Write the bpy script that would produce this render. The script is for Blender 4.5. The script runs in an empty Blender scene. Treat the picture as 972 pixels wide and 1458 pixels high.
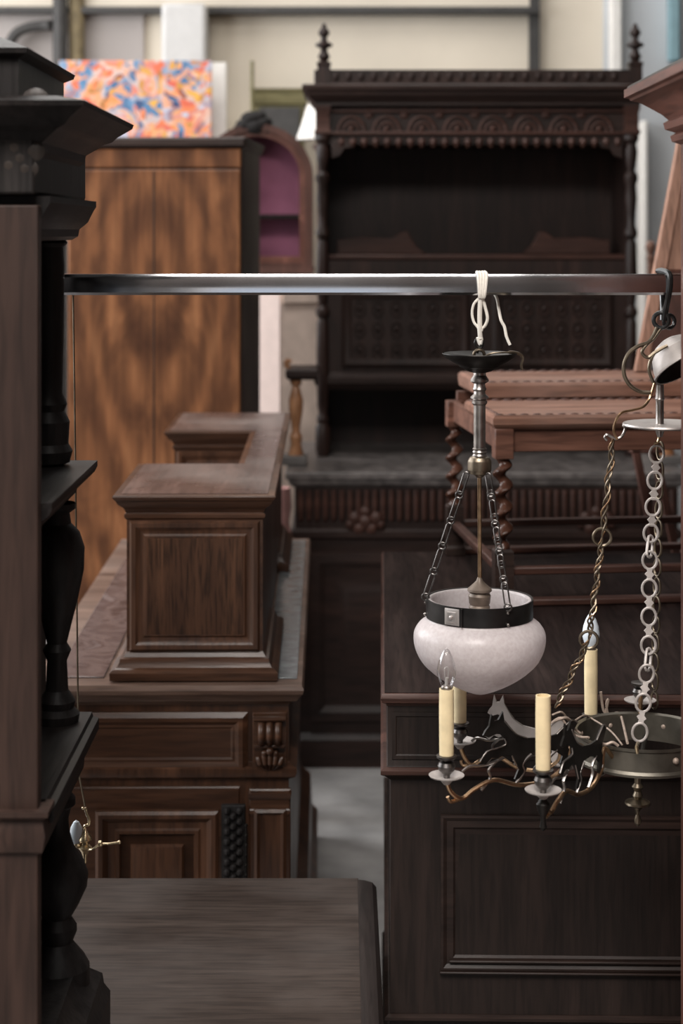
import bpy, bmesh, math, random
from mathutils import Vector, Matrix
random.seed(7)
S = bpy.context.scene
COL = S.collection
PI = math.pi
F, H, HY, CX = 2500.0, 1.75, 330.0, 486.0      # focal length in px, eye height, horizon row, centre column
def X(px, k): return (px - CX) * k
def Z(py, k): return H - (py - HY) * k
def D(k): return k * F

# ------------------------------------------------------------------ materials
def new_mat(name):
    m = bpy.data.materials.new(name); m.use_nodes = True
    nt = m.node_tree
    return m, nt, nt.nodes['Principled BSDF']
def node(nt, t, **kw):
    n = nt.nodes.new(t)
    for k, v in kw.items():
        if k in n.inputs: n.inputs[k].default_value = v
        else: setattr(n, k, v)
    return n
def ramp(nt, stops):
    r = nt.nodes.new('ShaderNodeValToRGB'); e = r.color_ramp.elements
    e[0].position, e[0].color = stops[0][0], (*stops[0][1], 1)
    e[1].position, e[1].color = stops[-1][0], (*stops[-1][1], 1)
    for p, c in stops[1:-1]:
        x = e.new(p); x.color = (*c, 1)
    return r
def sr(r, g, b):
    f = lambda c: (c/255/12.92) if c/255 <= .04045 else ((c/255+.055)/1.055)**2.4
    return (f(r), f(g), f(b))
def wood(name, dark, light, grain='z', scale=1.0, rough=.4, pores=.35, bump=.12, spec=.28, dust=0.0, gain=1.0):
    dark = tuple(c*gain for c in dark); light = tuple(c*gain for c in light)
    m, nt, p = new_mat(name); L = nt.links
    tc = node(nt, 'ShaderNodeTexCoord'); mp = node(nt, 'ShaderNodeMapping')
    sc = {'x': (1.2, 14, 14), 'y': (14, 1.2, 14), 'z': (14, 14, 1.2)}[grain]
    mp.inputs['Scale'].default_value = [s*scale for s in sc]
    L.new(tc.outputs['Object'], mp.inputs['Vector'])
    n1 = node(nt, 'ShaderNodeTexNoise', Scale=1.0, Detail=5.0, Distortion=.9)
    n2 = node(nt, 'ShaderNodeTexNoise', Scale=9.0, Detail=3.0, Distortion=.2)
    n3 = node(nt, 'ShaderNodeTexNoise', Scale=3.2, Detail=4.0)
    L.new(mp.outputs[0], n1.inputs['Vector']); L.new(mp.outputs[0], n2.inputs['Vector']); L.new(tc.outputs['Object'], n3.inputs['Vector'])
    r1 = ramp(nt, [(.3, dark), (.55, [a*.6+b*.4 for a, b in zip(dark, light)]), (.72, light)])
    L.new(n1.outputs['Fac'], r1.inputs['Fac'])
    r2 = ramp(nt, [(.36, (1-pores,)*3), (.56, (1, 1, 1))]); L.new(n2.outputs['Fac'], r2.inputs['Fac'])
    mx = node(nt, 'ShaderNodeMix', data_type='RGBA', blend_type='MULTIPLY'); mx.inputs[0].default_value = 1
    L.new(r1.outputs[0], mx.inputs[6]); L.new(r2.outputs[0], mx.inputs[7])
    out = mx.outputs[2]
    if dust:
        md = node(nt, 'ShaderNodeMix', data_type='RGBA'); rd = ramp(nt, [(.42, (0, 0, 0)), (.75, (dust,)*3)])
        L.new(n3.outputs['Fac'], rd.inputs['Fac']); L.new(rd.outputs[0], md.inputs[0])
        L.new(out, md.inputs[6]); md.inputs[7].default_value = (.34, .30, .28, 1); out = md.outputs[2]
    L.new(out, p.inputs['Base Color'])
    mr = node(nt, 'ShaderNodeMapRange'); mr.inputs['To Min'].default_value = rough-.08; mr.inputs['To Max'].default_value = rough+.14
    L.new(n3.outputs['Fac'], mr.inputs['Value']); L.new(mr.outputs[0], p.inputs['Roughness'])
    b = node(nt, 'ShaderNodeBump', Strength=bump, Distance=.004); L.new(n2.outputs['Fac'], b.inputs['Height'])
    L.new(b.outputs[0], p.inputs['Normal'])
    p.inputs['Specular IOR Level'].default_value = spec
    return m
def plain(name, col, rough=.5, metal=0.0, var=.25, scale=20, bump=0.0, spec=.5):
    m, nt, p = new_mat(name); L = nt.links
    tc = node(nt, 'ShaderNodeTexCoord'); n = node(nt, 'ShaderNodeTexNoise', Scale=scale, Detail=5.0)
    L.new(tc.outputs['Object'], n.inputs['Vector'])
    r = ramp(nt, [(.3, [c*(1-var) for c in col]), (.7, [min(1, c*(1+var*.6)) for c in col])])
    L.new(n.outputs['Fac'], r.inputs['Fac']); L.new(r.outputs[0], p.inputs['Base Color'])
    mr = node(nt, 'ShaderNodeMapRange'); mr.inputs['To Min'].default_value = max(.03, rough-.08); mr.inputs['To Max'].default_value = rough+.12
    L.new(n.outputs['Fac'], mr.inputs['Value']); L.new(mr.outputs[0], p.inputs['Roughness'])
    p.inputs['Metallic'].default_value = metal; p.inputs['Specular IOR Level'].default_value = spec
    if bump:
        b = node(nt, 'ShaderNodeBump', Strength=bump, Distance=.005); L.new(n.outputs['Fac'], b.inputs['Height']); L.new(b.outputs[0], p.inputs['Normal'])
    return m
M = {}
M['dark'] = wood('near_black_oak', (.013, .010, .009), (.034, .024, .020), 'z', rough=.42, gain=1.1)
M['darkx'] = wood('near_black_oak_flat', (.013, .010, .009), (.032, .023, .019), 'x', rough=.42, gain=0.9)
M['ebony_and_shade'] = wood('ebonised_wood_and_shade', (.010, .009, .009), (.020, .017, .016), 'z', rough=.45, spec=.15, gain=1.4)  # also carries the painted shade of the wardrobe sides
M['ledge'] = wood('ebonised_wood_ledge', (.011, .010, .010), (.022, .018, .017), 'y', rough=.4, spec=.12, gain=1)
M['side'] = wood('brown_side_board', (.040, .021, .016), (.10, .055, .041), 'z', scale=.7, rough=.5, gain=0.55)
M['buffet'] = wood('dark_carved_oak', (.015, .0085, .007), (.042, .021, .016), 'x', rough=.42, gain=1)
M['buffetv'] = wood('dark_carved_oak_upright', (.015, .0085, .007), (.040, .020, .0155), 'z', rough=.42, gain=1)
M['carve'] = wood('carved_oak_relief', (.034, .015, .011), (.085, .038, .028), 'x', rough=.42, gain=1.15)
M['walnut'] = wood('sideboard_walnut', (.036, .015, .008), (.125, .056, .030), 'z', rough=.33, spec=.4)
M['walnutx'] = wood('sideboard_walnut_flat', (.036, .015, .008), (.120, .054, .029), 'x', rough=.31, spec=.4)
M['walnuty'] = wood('sideboard_walnut_top', (.06, .034, .028), (.15, .09, .075), 'y', rough=.26, dust=.35, spec=.6)
M['oakpanel'] = wood('oak_panel', (.040, .017, .009), (.115, .052, .027), 'z', scale=1.6, rough=.4, pores=.6)
M['edge'] = wood('worn_top_edge', (.10, .058, .042), (.26, .17, .13), 'x', rough=.4, dust=.2)
M['chest'] = wood('chest_oak', (.016, .010, .008), (.042, .026, .021), 'z', rough=.5, gain=0.78)
M['chestx'] = wood('chest_oak_flat', (.018, .011, .009), (.050, .029, .023), 'x', rough=.42, gain=1)
M['chesttop'] = wood('chest_top', (.020, .012, .011), (.050, .032, .028), 'y', rough=.55, dust=.02, spec=.035, gain=0.62)
M['coffer'] = wood('brown_lid', (.055, .038, .031), (.125, .092, .076), 'x', scale=.9, rough=.5, dust=.16, spec=.07, gain=0.52)
M['cofferside'] = wood('brown_lid_edge', (.020, .015, .014), (.050, .036, .032), 'y', rough=.4, gain=0.8)
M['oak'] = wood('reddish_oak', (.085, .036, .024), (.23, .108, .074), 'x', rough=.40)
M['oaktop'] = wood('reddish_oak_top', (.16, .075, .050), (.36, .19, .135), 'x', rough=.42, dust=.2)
M['twist'] = wood('polished_twist_oak', (.06, .024, .015), (.15, .065, .042), 'z', rough=.22, gain=0.65)
M['mahog'] = wood('reddish_mahogany', (.085, .032, .022), (.22, .090, .065), 'y', rough=.38)
M['mahogz'] = wood('reddish_mahogany_upright', (.085, .032, .022), (.22, .090, .065), 'z', scale=.8, rough=.4)
M['plank'] = wood('pale_orange_plank', (.24, .125, .085), (.50, .30, .22), 'z', rough=.5)
M['slat'] = wood('red_brown_slat', (.07, .028, .020), (.15, .065, .048), 'z', rough=.45, gain=0.75)
M['amber'] = wood('amber_turned_wood', (.30, .13, .06), (.58, .31, .17), 'z', rough=.25)
M['olive'] = wood('olive_painted_wood', (.16, .14, .065), (.25, .22, .11), 'x', rough=.6)
M['plaster'] = plain('cream_plaster', sr(214, 203, 186), .85, var=.12, scale=1.6, bump=.1)
M['grey'] = plain('grey_painted_wall', sr(186, 189, 192), .8, var=.2, scale=1.5)
M['white'] = plain('white_paint', sr(232, 228, 222), .6, var=.06)
M['cloth'] = plain('beige_board', sr(228, 206, 192), .8, var=.15, scale=14)
M['soot'] = plain('dark_brick', (.03, .024, .021), .9, var=.4, scale=6)
M['concrete'] = plain('worn_concrete', (.30, .29, .285), .75, var=.4, scale=5, bump=.1)
M['ceil'] = plain('ceiling_paint', sr(120, 112, 104), .9, var=.1, scale=2)
M['chrome'] = plain('chrome', (.56, .56, .58), .12, 1.0, var=.12, scale=7)
M['iron'] = plain('dark_bronze', (.030, .027, .025), .42, .8, var=.4, scale=40)
M['gun'] = plain('gunmetal', (.13, .12, .115), .33, .95, var=.3, scale=60)
M['blackband'] = plain('blackened_band', (.042, .040, .040), .38, .85, var=.35, scale=30)
M['steel'] = plain('dull_steel', (.36, .33, .31), .34, 1.0, var=.3, scale=60)
M['pewter'] = plain('pale_pewter', (.52, .48, .46), .42, .75, var=.15, scale=50)
M['pale'] = plain('pale_worn_and_lit_metal', (.50, .455, .43), .5, .35, var=.18, scale=50)
M['oldbrass'] = plain('aged_brass', (.21, .17, .125), .36, .95, var=.35, scale=40)
M['brass'] = plain('bright_brass', (.70, .56, .36), .25, 1.0, var=.2, scale=40)
M['copper'] = plain('copper_wire', (.50, .33, .20), .30, 1.0, var=.3, scale=70)
M['patina'] = plain('greenish_bronze_band', (.16, .145, .12), .42, .8, var=.35, scale=25)
M['socket'] = plain('brown_socket', (.15, .115, .09), .5, .4, var=.3, scale=60)
M['candle'] = plain('ivory_candle_sleeve', sr(238, 218, 176), .55, var=.12, scale=45)
M['string'] = plain('white_string', sr(236, 230, 220), .9, var=.1, scale=200)
M['blackplastic'] = plain('black_plastic', (.012, .012, .012), .3, 0, var=.1)
M['pipe'] = plain('dark_pipe', (.05, .047, .045), .6, .2)
M['rustpipe'] = plain('ochre_pipe', (.20, .155, .085), .7, .1, var=.4)
M['teal'] = plain('pale_teal_paint', sr(130, 160, 168), .7, var=.1)
M['pink'] = plain('pink_porcelain', sr(190, 145, 140), .25, var=.35, scale=9)
M['velvet'] = plain('violet_lining', sr(190, 122, 150), .9, var=.2, scale=8)
M['filament'] = plain('bulb_stem', (.6, .58, .55), .4, .5)
M['frost'] = plain('frosted_bulb', sr(222, 232, 240), .35, var=.03)
M['twine'] = plain('pale_binding_wire', (.42, .33, .27), .5, .3, var=.3, scale=90)

def shade_mat():
    m, nt, p = new_mat('alabaster_glass'); L = nt.links
    tc = node(nt, 'ShaderNodeTexCoord'); n = node(nt, 'ShaderNodeTexNoise', Scale=160.0, Detail=5.0, Distortion=.6)
    L.new(tc.outputs['Object'], n.inputs['Vector'])
    r = ramp(nt, [(.35, sr(228, 221, 221)), (.65, sr(240, 235, 235))]); L.new(n.outputs['Fac'], r.inputs['Fac'])
    L.new(r.outputs[0], p.inputs['Base Color']); p.inputs['Roughness'].default_value = .32
    t = node(nt, 'ShaderNodeBsdfTranslucent'); L.new(r.outputs[0], t.inputs['Color'])
    mx = node(nt, 'ShaderNodeMixShader'); mx.inputs[0].default_value = .55
    L.new(p.outputs[0], mx.inputs[1]); L.new(t.outputs[0], mx.inputs[2]); L.new(mx.outputs[0], nt.nodes['Material Output'].inputs['Surface'])
    return m
M['bowl'] = shade_mat()
def glass_mat():
    m, nt, p = new_mat('thin_clear_glass'); L = nt.links
    lw = node(nt, 'ShaderNodeLayerWeight', Blend=.22); tr = node(nt, 'ShaderNodeBsdfTransparent'); g = node(nt, 'ShaderNodeBsdfGlossy', Roughness=.04)
    g.inputs['Color'].default_value = (.9, .9, .92, 1); tr.inputs['Color'].default_value = (.93, .92, .92, 1)
    mx = node(nt, 'ShaderNodeMixShader'); L.new(lw.outputs['Facing'], mx.inputs[0])
    L.new(tr.outputs[0], mx.inputs[1]); L.new(g.outputs[0], mx.inputs[2]); L.new(mx.outputs[0], nt.nodes['Material Output'].inputs['Surface'])
    return m
M['glass'] = glass_mat()
def veneer():
    m, nt, p = new_mat('bookmatched_walnut_veneer'); L = nt.links
    tc = node(nt, 'ShaderNodeTexCoord'); sp = node(nt, 'ShaderNodeSeparateXYZ'); L.new(tc.outputs['Object'], sp.inputs[0])
    ab = node(nt, 'ShaderNodeMath', operation='ABSOLUTE'); L.new(sp.outputs['X'], ab.inputs[0])
    n0 = node(nt, 'ShaderNodeTexNoise', Scale=1.0, Detail=3.0)
    cb0 = node(nt, 'ShaderNodeCombineXYZ')
    mz = node(nt, 'ShaderNodeMath', operation='MULTIPLY'); mz.inputs[1].default_value = 2.2; L.new(sp.outputs['Z'], mz.inputs[0])
    mxx = node(nt, 'ShaderNodeMath', operation='MULTIPLY'); mxx.inputs[1].default_value = 6.0; L.new(ab.outputs[0], mxx.inputs[0])
    L.new(mxx.outputs[0], cb0.inputs['X']); L.new(mz.outputs[0], cb0.inputs['Z']); L.new(cb0.outputs[0], n0.inputs['Vector'])
    n1 = node(nt, 'ShaderNodeTexNoise', Scale=1.7, Detail=5.0, Distortion=1.3); L.new(cb0.outputs[0], n1.inputs['Vector'])
    w = node(nt, 'ShaderNodeTexWave', wave_type='RINGS', rings_direction='SPHERICAL', Scale=.62, Distortion=5.5, Detail=3.0); w.inputs['Detail Scale'].default_value = 1.3
    of = node(nt, 'ShaderNodeVectorMath', operation='SUBTRACT'); of.inputs[1].default_value = (0, 0, 3.5); L.new(cb0.outputs[0], of.inputs[0]); L.new(of.outputs[0], w.inputs['Vector'])
    a = node(nt, 'ShaderNodeMix', data_type='FLOAT'); a.inputs[0].default_value = .22
    L.new(n1.outputs['Fac'], a.inputs[2]); L.new(w.outputs['Fac'], a.inputs[3])
    r = ramp(nt, [(.22, (.070, .026, .012)), (.42, (.125, .050, .022)), (.58, (.21, .085, .036)), (.8, (.34, .15, .066))])
    L.new(a.outputs[0], r.inputs['Fac'])
    # dark heart along the joint in the upper part
    fine = node(nt, 'ShaderNodeTexNoise', Scale=40.0, Detail=2.0); cb1 = node(nt, 'ShaderNodeCombineXYZ')
    mf = node(nt, 'ShaderNodeMath', operation='MULTIPLY'); mf.inputs[1].default_value = .08; L.new(sp.outputs['Z'], mf.inputs[0])
    L.new(ab.outputs[0], cb1.inputs['X']); L.new(mf.outputs[0], cb1.inputs['Z']); L.new(cb1.outputs[0], fine.inputs['Vector'])
    rf = ramp(nt, [(.35, (.72,)*3), (.6, (1, 1, 1))]); L.new(fine.outputs['Fac'], rf.inputs['Fac'])
    mu = node(nt, 'ShaderNodeMix', data_type='RGBA', blend_type='MULTIPLY'); mu.inputs[0].default_value = 1
    L.new(r.outputs[0], mu.inputs[6]); L.new(rf.outputs[0], mu.inputs[7]); L.new(mu.outputs[2], p.inputs['Base Color'])
    p.inputs['Roughness'].default_value = .45; p.inputs['Specular IOR Level'].default_value = .2
    return m
M['veneer'] = veneer()
def marble():
    m, nt, p = new_mat('veined_marble_inset'); L = nt.links
    tc = node(nt, 'ShaderNodeTexCoord'); n = node(nt, 'ShaderNodeTexNoise', Scale=9.0, Detail=7.0, Distortion=1.6); L.new(tc.outputs['Object'], n.inputs['Vector'])
    r = ramp(nt, [(.35, (.055, .040, .040)), (.5, (.14, .105, .10)), (.62, (.075, .055, .055)), (.75, (.22, .18, .175))])
    L.new(n.outputs['Fac'], r.inputs['Fac']); L.new(r.outputs[0], p.inputs['Base Color']); p.inputs['Roughness'].default_value = .16; p.inputs['Specular IOR Level'].default_value = .9
    b = node(nt, 'ShaderNodeBump', Strength=.25, Distance=.004); L.new(n.outputs['Fac'], b.inputs['Height']); L.new(b.outputs[0], p.inputs['Normal'])
    return m
M['marble'] = marble()
def paint_mat():
    m, nt, p = new_mat('abstract_paint'); L = nt.links
    tc = node(nt, 'ShaderNodeTexCoord')
    n = node(nt, 'ShaderNodeTexNoise', Scale=7.0, Detail=2.0, Distortion=1.2); L.new(tc.outputs['Object'], n.inputs['Vector'])
    v = node(nt, 'ShaderNodeTexVoronoi', Scale=28.0, feature='SMOOTH_F1', Smoothness=.1); ad = node(nt, 'ShaderNodeVectorMath', operation='ADD'); sc = node(nt, 'ShaderNodeVectorMath', operation='SCALE')
    sc.inputs['Scale'].default_value = .22; L.new(n.outputs['Color'], sc.inputs[0]); L.new(tc.outputs['Object'], ad.inputs[0]); L.new(sc.outputs[0], ad.inputs[1]); L.new(ad.outputs[0], v.inputs['Vector'])
    s = node(nt, 'ShaderNodeSeparateColor'); L.new(v.outputs['Color'], s.inputs[0])
    r = ramp(nt, [(0, sr(38, 44, 92)), (.12, sr(92, 138, 176)), (.26, sr(206, 182, 174)), (.42, sr(232, 146, 84)), (.54, sr(206, 84, 70)), (.66, sr(212, 150, 132)), (.78, sr(226, 170, 70)), (.88, sr(120, 44, 56)), (1, sr(190, 196, 214))])
    L.new(s.outputs[0], r.inputs['Fac']); L.new(r.outputs[0], p.inputs['Base Color']); p.inputs['Roughness'].default_value = .6
    return m
M['painting'] = paint_mat()

# ------------------------------------------------------------------ object helpers
def mat_of(o):
    m = Matrix.Identity(4)
    while o is not None:
        m = o.matrix_basis @ m; o = o.parent
    return m
def thing(name, label, cat, loc=(0, 0, 0), group=None):
    o = bpy.data.objects.new(name, None); COL.objects.link(o); o.location = loc
    o.empty_display_size = .1
    o['label'] = label; o['category'] = cat
    if group: o['group'] = group
    return o
def obj(name, bm, mat, parent=None, bevel=0, label=None, smooth=28):
    if parent is not None: bm.transform(mat_of(parent).inverted())
    bmesh.ops.recalc_face_normals(bm, faces=bm.faces[:])
    me = bpy.data.meshes.new(name); bm.to_mesh(me); bm.free()
    for f in me.polygons: f.use_smooth = True
    me.set_sharp_from_angle(angle=math.radians(smooth))
    me.materials.append(M[mat] if isinstance(mat, str) else mat)
    o = bpy.data.objects.new(name, me); COL.objects.link(o)
    if parent is not None: o.parent = parent
    if bevel:
        b = o.modifiers.new('Bevel', 'BEVEL'); b.width = bevel; b.segments = 2; b.limit_method = 'ANGLE'; b.angle_limit = math.radians(35)
    if label: o['label'] = label
    return o
def tag(o, label, cat, group=None):
    o['label'] = label; o['category'] = cat
    if group: o['group'] = group
    return o
def struct(name, bm, mat, bevel=0):
    o = obj(name, bm, mat, None, bevel); o['kind'] = 'structure'; return o
def B(): return bmesh.new()
def loft(bm, rings, caps=(True, True), closed=True):
    R = [[bm.verts.new(v) for v in r] for r in rings]
    n = len(R[0])
    for a, b in zip(R, R[1:]):
        for i in range(n if closed else n-1):
            j = (i+1) % n
            try: bm.faces.new((a[i], a[j], b[j], b[i]))
            except ValueError: pass
    if caps[0]: bm.faces.new(R[0][::-1])
    if caps[1]: bm.faces.new(R[-1])
    return bm
def box(bm, x0, x1, y0, y1, z0, z1):
    return loft(bm, [[(x0, y0, z), (x1, y0, z), (x1, y1, z), (x0, y1, z)] for z in (z0, z1)])
def lrect(bm, x0, x1, y0, y1, prof, caps=(True, True)):
    """horizontal moulding stack: profile of (outset, z)"""
    return loft(bm, [[(x0-o, y0-o, z), (x1+o, y0-o, z), (x1+o, y1+o, z), (x0-o, y1+o, z)] for o, z in prof], caps)
def pfront(bm, x0, x1, z0, z1, y, prof, caps=(True, True)):
    """moulded frame or panel facing the viewer: profile of (inset, towards viewer)"""
    return loft(bm, [[(x0+i, y-d, z0+i), (x1-i, y-d, z0+i), (x1-i, y-d, z1-i), (x0+i, y-d, z1-i)] for i, d in prof], caps)
def lathe(bm, cx, cy, prof, seg=24, caps=(True, True)):
    rings = [[(cx+max(r, 1e-4)*math.cos(2*PI*i/seg), cy+max(r, 1e-4)*math.sin(2*PI*i/seg), z) for i in range(seg)] for r, z in prof]
    return loft(bm, rings, caps)
def tube(bm, pts, r, seg=8, closed=False):
    pts = [Vector(p) for p in pts]; n = len(pts); rings = []; up = None
    for i, p in enumerate(pts):
        a = pts[(i-1) % n] if (closed or i > 0) else p
        b = pts[(i+1) % n] if (closed or i < n-1) else p
        t = (b-a).normalized()
        if up is None:
            up = Vector((0, 0, 1)) if abs(t.z) < .9 else Vector((1, 0, 0))
        u = (up - t*up.dot(t)); u = u.normalized() if u.length > 1e-6 else t.orthogonal().normalized()
        up = u; v = t.cross(u)
        rr = r[i] if isinstance(r, (list, tuple)) else r
        rings.append([p + (u*math.cos(2*PI*k/seg)+v*math.sin(2*PI*k/seg))*rr for k in range(seg)])
    if closed: rings.append(rings[0])
    if closed:
        R = [[bm.verts.new(v) for v in q] for q in rings[:-1]]
        for i in range(n):
            a, b = R[i], R[(i+1) % n]
            for k in range(seg): bm.faces.new((a[k], a[(k+1) % seg], b[(k+1) % seg], b[k]))
        return bm
    return loft(bm, rings)
def smoothpts(pts, n=6, closed=False):
    P = [Vector(p) for p in pts]; out = []; N = len(P)
    for i in range(N if closed else N-1):
        if closed: p0, p1, p2, p3 = P[(i-1) % N], P[i], P[(i+1) % N], P[(i+2) % N]
        else: p0, p1, p2, p3 = P[max(i-1, 0)], P[i], P[i+1], P[min(i+2, N-1)]
        for k in range(n):
            t = k/n
            out.append(.5*((2*p1)+(p2-p0)*t+(2*p0-5*p1+4*p2-p3)*t*t+(3*p1-p0-3*p2+p3)*t**3))
    if not closed: out.append(P[-1])
    return out
def ball(bm, c, r, seg=12, sq=(1, 1, 1)):
    m = Matrix.Translation(c) @ Matrix.Diagonal((r*sq[0], r*sq[1], r*sq[2], 1))
    bmesh.ops.create_uvsphere(bm, u_segments=seg, v_segments=max(6, seg//2+2), radius=1, matrix=m); return bm
def link(bm, a, b, w, r, side, seg=6, n=5):
    """one stadium chain link from a to b, width w, lying in the plane of (b-a, side)"""
    a, b = Vector(a), Vector(b); d = b-a; L = d.length; d.normalize()
    s = Vector(side); s = (s-d*s.dot(d)).normalized(); h = w/2
    pts = []
    for i in range(n+1):
        t = PI*i/n; pts.append(a+d*h + s*h*math.cos(t) - d*h*math.sin(t))
    for i in range(n+1):
        t = PI*i/n; pts.append(b-d*h - s*h*math.cos(t) + d*h*math.sin(t))
    return tube(bm, pts, r, seg, closed=True)
def ringl(bm, c, r, w, nrm, seg=7, n=18, st=1.0, dirv=None):
    c = Vector(c); nrm = Vector(nrm).normalized()
    u = Vector(dirv) if dirv is not None else nrm.orthogonal()
    u = (u-nrm*u.dot(nrm)).normalized(); v = nrm.cross(u)
    return tube(bm, [c+u*r*st*math.cos(2*PI*i/n)+v*r*math.sin(2*PI*i/n) for i in range(n)], w, seg, closed=True)
def prism(bm, pts, y0, y1):
    """outline in x,z extruded from y0 to y1"""
    a = [bm.verts.new((x, y0, z)) for x, z in pts]; b = [bm.verts.new((x, y1, z)) for x, z in pts]; n = len(pts)
    f1 = bm.faces.new(a); f2 = bm.faces.new(b[::-1])
    for i in range(n): bm.faces.new((a[i], b[i], b[(i+1) % n], a[(i+1) % n]))
    f1.normal_update(); f2.normal_update(); bmesh.ops.triangulate(bm, faces=[f1, f2]); return bm
def raised(w, d):   # a raised and fielded panel with a moulded frame
    return [(0, 0), (.2*w, d), (.45*w, d*1.15), (.6*w, d*.7), (.85*w, d*.35), (w, -.2*d)]

# ------------------------------------------------------------------ the setting
YW = 8.6
b = B(); box(b, -4.3, 3.7, -2.1, YW+.1, -.1, 0); struct('floor', b, 'concrete')
b = B(); box(b, -4.3, 3.7, -2.1, YW+.1, 4.6, 4.7); struct('ceiling', b, 'ceil')
b = B(); box(b, -4.3, 1.28, YW, YW+.1, 0, 4.6); struct('wall_back', b, 'plaster')
b = B(); box(b, 1.28, 3.7, YW-.05, YW+.1, 0, 4.6); struct('wall_back_grey', b, 'grey')
b = B(); box(b, -4.3, -4.2, -2.1, YW, 0, 1.6); box(b, -4.3, -4.2, -2.1, YW, 4.2, 4.6)
for y0, y1 in ((-2.1, .8), (3.9, 4.7), (7.6, YW)): box(b, -4.3, -4.2, y0, y1, 1.6, 4.2)
struct('wall_left', b, 'plaster')
b = B(); box(b, 3.6, 3.7, -2.1, YW, 0, 4.6); struct('wall_right', b, 'soot')
b = B(); box(b, -4.3, -.62, -2.2, -2.1, 0, 4.6); box(b, .28, 3.7, -2.2, -2.1, 0, 4.6); box(b, -.62, .28, -2.2, -2.1, 2.2, 4.6); struct('wall_front', b, 'soot')
b = B(); box(b, -.62, .28, -2.19, -2.15, 0, .9); box(b, -.62, -.54, -2.19, -2.15, .9, 2.2); box(b, .20, .28, -2.19, -2.15, .9, 2.2); box(b, -.54, .20, -2.19, -2.15, 2.1, 2.2); struct('door_1', b, 'white')
for i, (y0, y1) in enumerate(((.8, 3.9), (4.7, 7.6))):
    b = B()
    for k in range(5):
        yy = y0+(y1-y0)*k/4; box(b, -4.28, -4.22, yy-.025, yy+.025, 1.6, 4.2)
    for z in (1.62, 2.5, 3.35, 4.18): box(b, -4.275, -4.225, y0, y1, z-.02, z+.02)
    struct('window_%d' % (i+1), b, 'white')
k = YW/F
b = B(); box(b, X(-40, k), X(765, k), YW-.10, YW, Z(22, k), Z(13, k)); struct('trim_1', b, 'pipe')                # dark rail along the wall
b = B(); box(b, X(-40, k), X(765, k), YW-.05, YW, Z(13, k), Z(-30, k)); struct('trim_2', b, 'plaster')
b = B(); box(b, X(752, k), X(766, k), YW-.06, YW, Z(140, k), Z(-60, k)); struct('trim_3', b, 'pipe')
b = B(); box(b, X(236, k), X(298, k), YW-.22, YW, .0, Z(12, k)); struct('trim_4', b, plain('pale_grey_paint', sr(196, 194, 192), .6, var=.06), .02)
b = B(); box(b, X(864, k), X(880, k), YW-.12, YW, 0, 4.6); struct('trim_5', b, 'white', .01)
b = B(); box(b, X(912, k*.98), X(921, k*.98), YW-.2, YW-.05, 0, Z(175, k)); struct('trim_6', b, 'white', .01)
b = B(); box(b, X(946, k), X(962, k), YW-.12, YW-.05, Z(90, k), 4.6); struct('trim_7', b, 'teal', .01)
b = B(); tube(b, [(X(91, k), YW-.12, Z(-60, k)), (X(91, k), YW-.12, 0)], .035, 14)
tag(obj('vertical_pipe', b, 'pipe'), 'dark grey pipe running down the back wall above the cabinet at left', 'pipe')
b = B(); tube(b, smoothpts([(X(10, k), YW-.1, Z(90, k)), (X(24, k), YW-.1, Z(56, k)), (X(42, k), YW-.1, Z(44, k)), (X(66, k), YW-.1, Z(40, k)), (X(78.5, k), YW-.12, Z(40, k))], 5), .026, 12)
tag(obj('bent_pipe', b, 'pipe'), 'dark bent pipe curving out of the vertical wall pipe', 'pipe')
b = B(); tube(b, [(X(112, k), YW-.07, Z(-60, k)), (X(112, k), YW-.07, 0)], .04, 14)
tag(obj('ochre_pipe', b, 'rustpipe'), 'ochre brown stained pipe on the wall behind the colourful painting', 'pipe')

b = B(); box(b, -4.2, X(205, k), YW-.03, YW, 0, 4.6); struct('trim_8', b, plain('grey_stained_plaster', sr(164, 156, 152), .85, var=.14, scale=1.4))
# ------------------------------------------------------------------ far background things
k = .003; y = D(k)
# the canvas stands on a wooden stand
t = thing('painting', 'colourful abstract canvas in orange, blue and pink above the walnut wardrobe', 'painting', (X(200, k), y, Z(250, k)))
b = B(); box(b, X(84, k), X(301, k), y, y+.04, Z(248.2, k), Z(86, k)); obj('canvas', b, 'painting', t, .004)
b = B(); box(b, X(86, k), X(299, k), y+.04, y+.06, Z(248, k), Z(87, k)); obj('stretcher', b, 'plank', t)
k = .0031; y = D(k)
b = B(); box(b, X(240, k), X(322, k), y, y+.05, Z(250, k), Z(89, k)); tag(obj('blank_canvas', b, 'white', None, .004), 'plain white canvas edge showing behind the colourful painting', 'canvas')
# table the paintings stand on (behind the wardrobe)
t = thing('picture_stand', 'wooden stand behind the wardrobe carrying the paintings', 'stand', (-.9, 7.6, 0))
zt = Z(250.5, .0031)
b = B(); box(b, -1.45, -.42, 7.42, 7.95, zt-.05, zt-.003); obj('top', b, 'plank', t, .004)
for sx in (-1.4, -.47):
    for sy in (7.46, 7.9):
        b = B(); box(b, sx-.03, sx+.03, sy-.03, sy+.03, 0, zt-.05); obj('leg', b, 'plank', t)
k = .0033; y = D(k)
t = thing('olive_cabinet', 'olive green cupboard with dark front against the wall beside the arched vitrine', 'cupboard', (X(400, k), y, 0))
b = B(); lrect(b, X(362, k), X(432, k), y, y+.2, [(0, 0), (0, Z(150, k)), (.012, Z(148, k)), (.012, Z(131, k)), (.02, Z(128, k)), (.02, Z(126, k))]); obj('body', b, 'olive', t)
b = B(); box(b, X(369, k), X(427, k), y-.015, y, .1, Z(153, k)); obj('door', b, plain('dark_grey_front', (.06, .057, .055), .6), t, .004)
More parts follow.
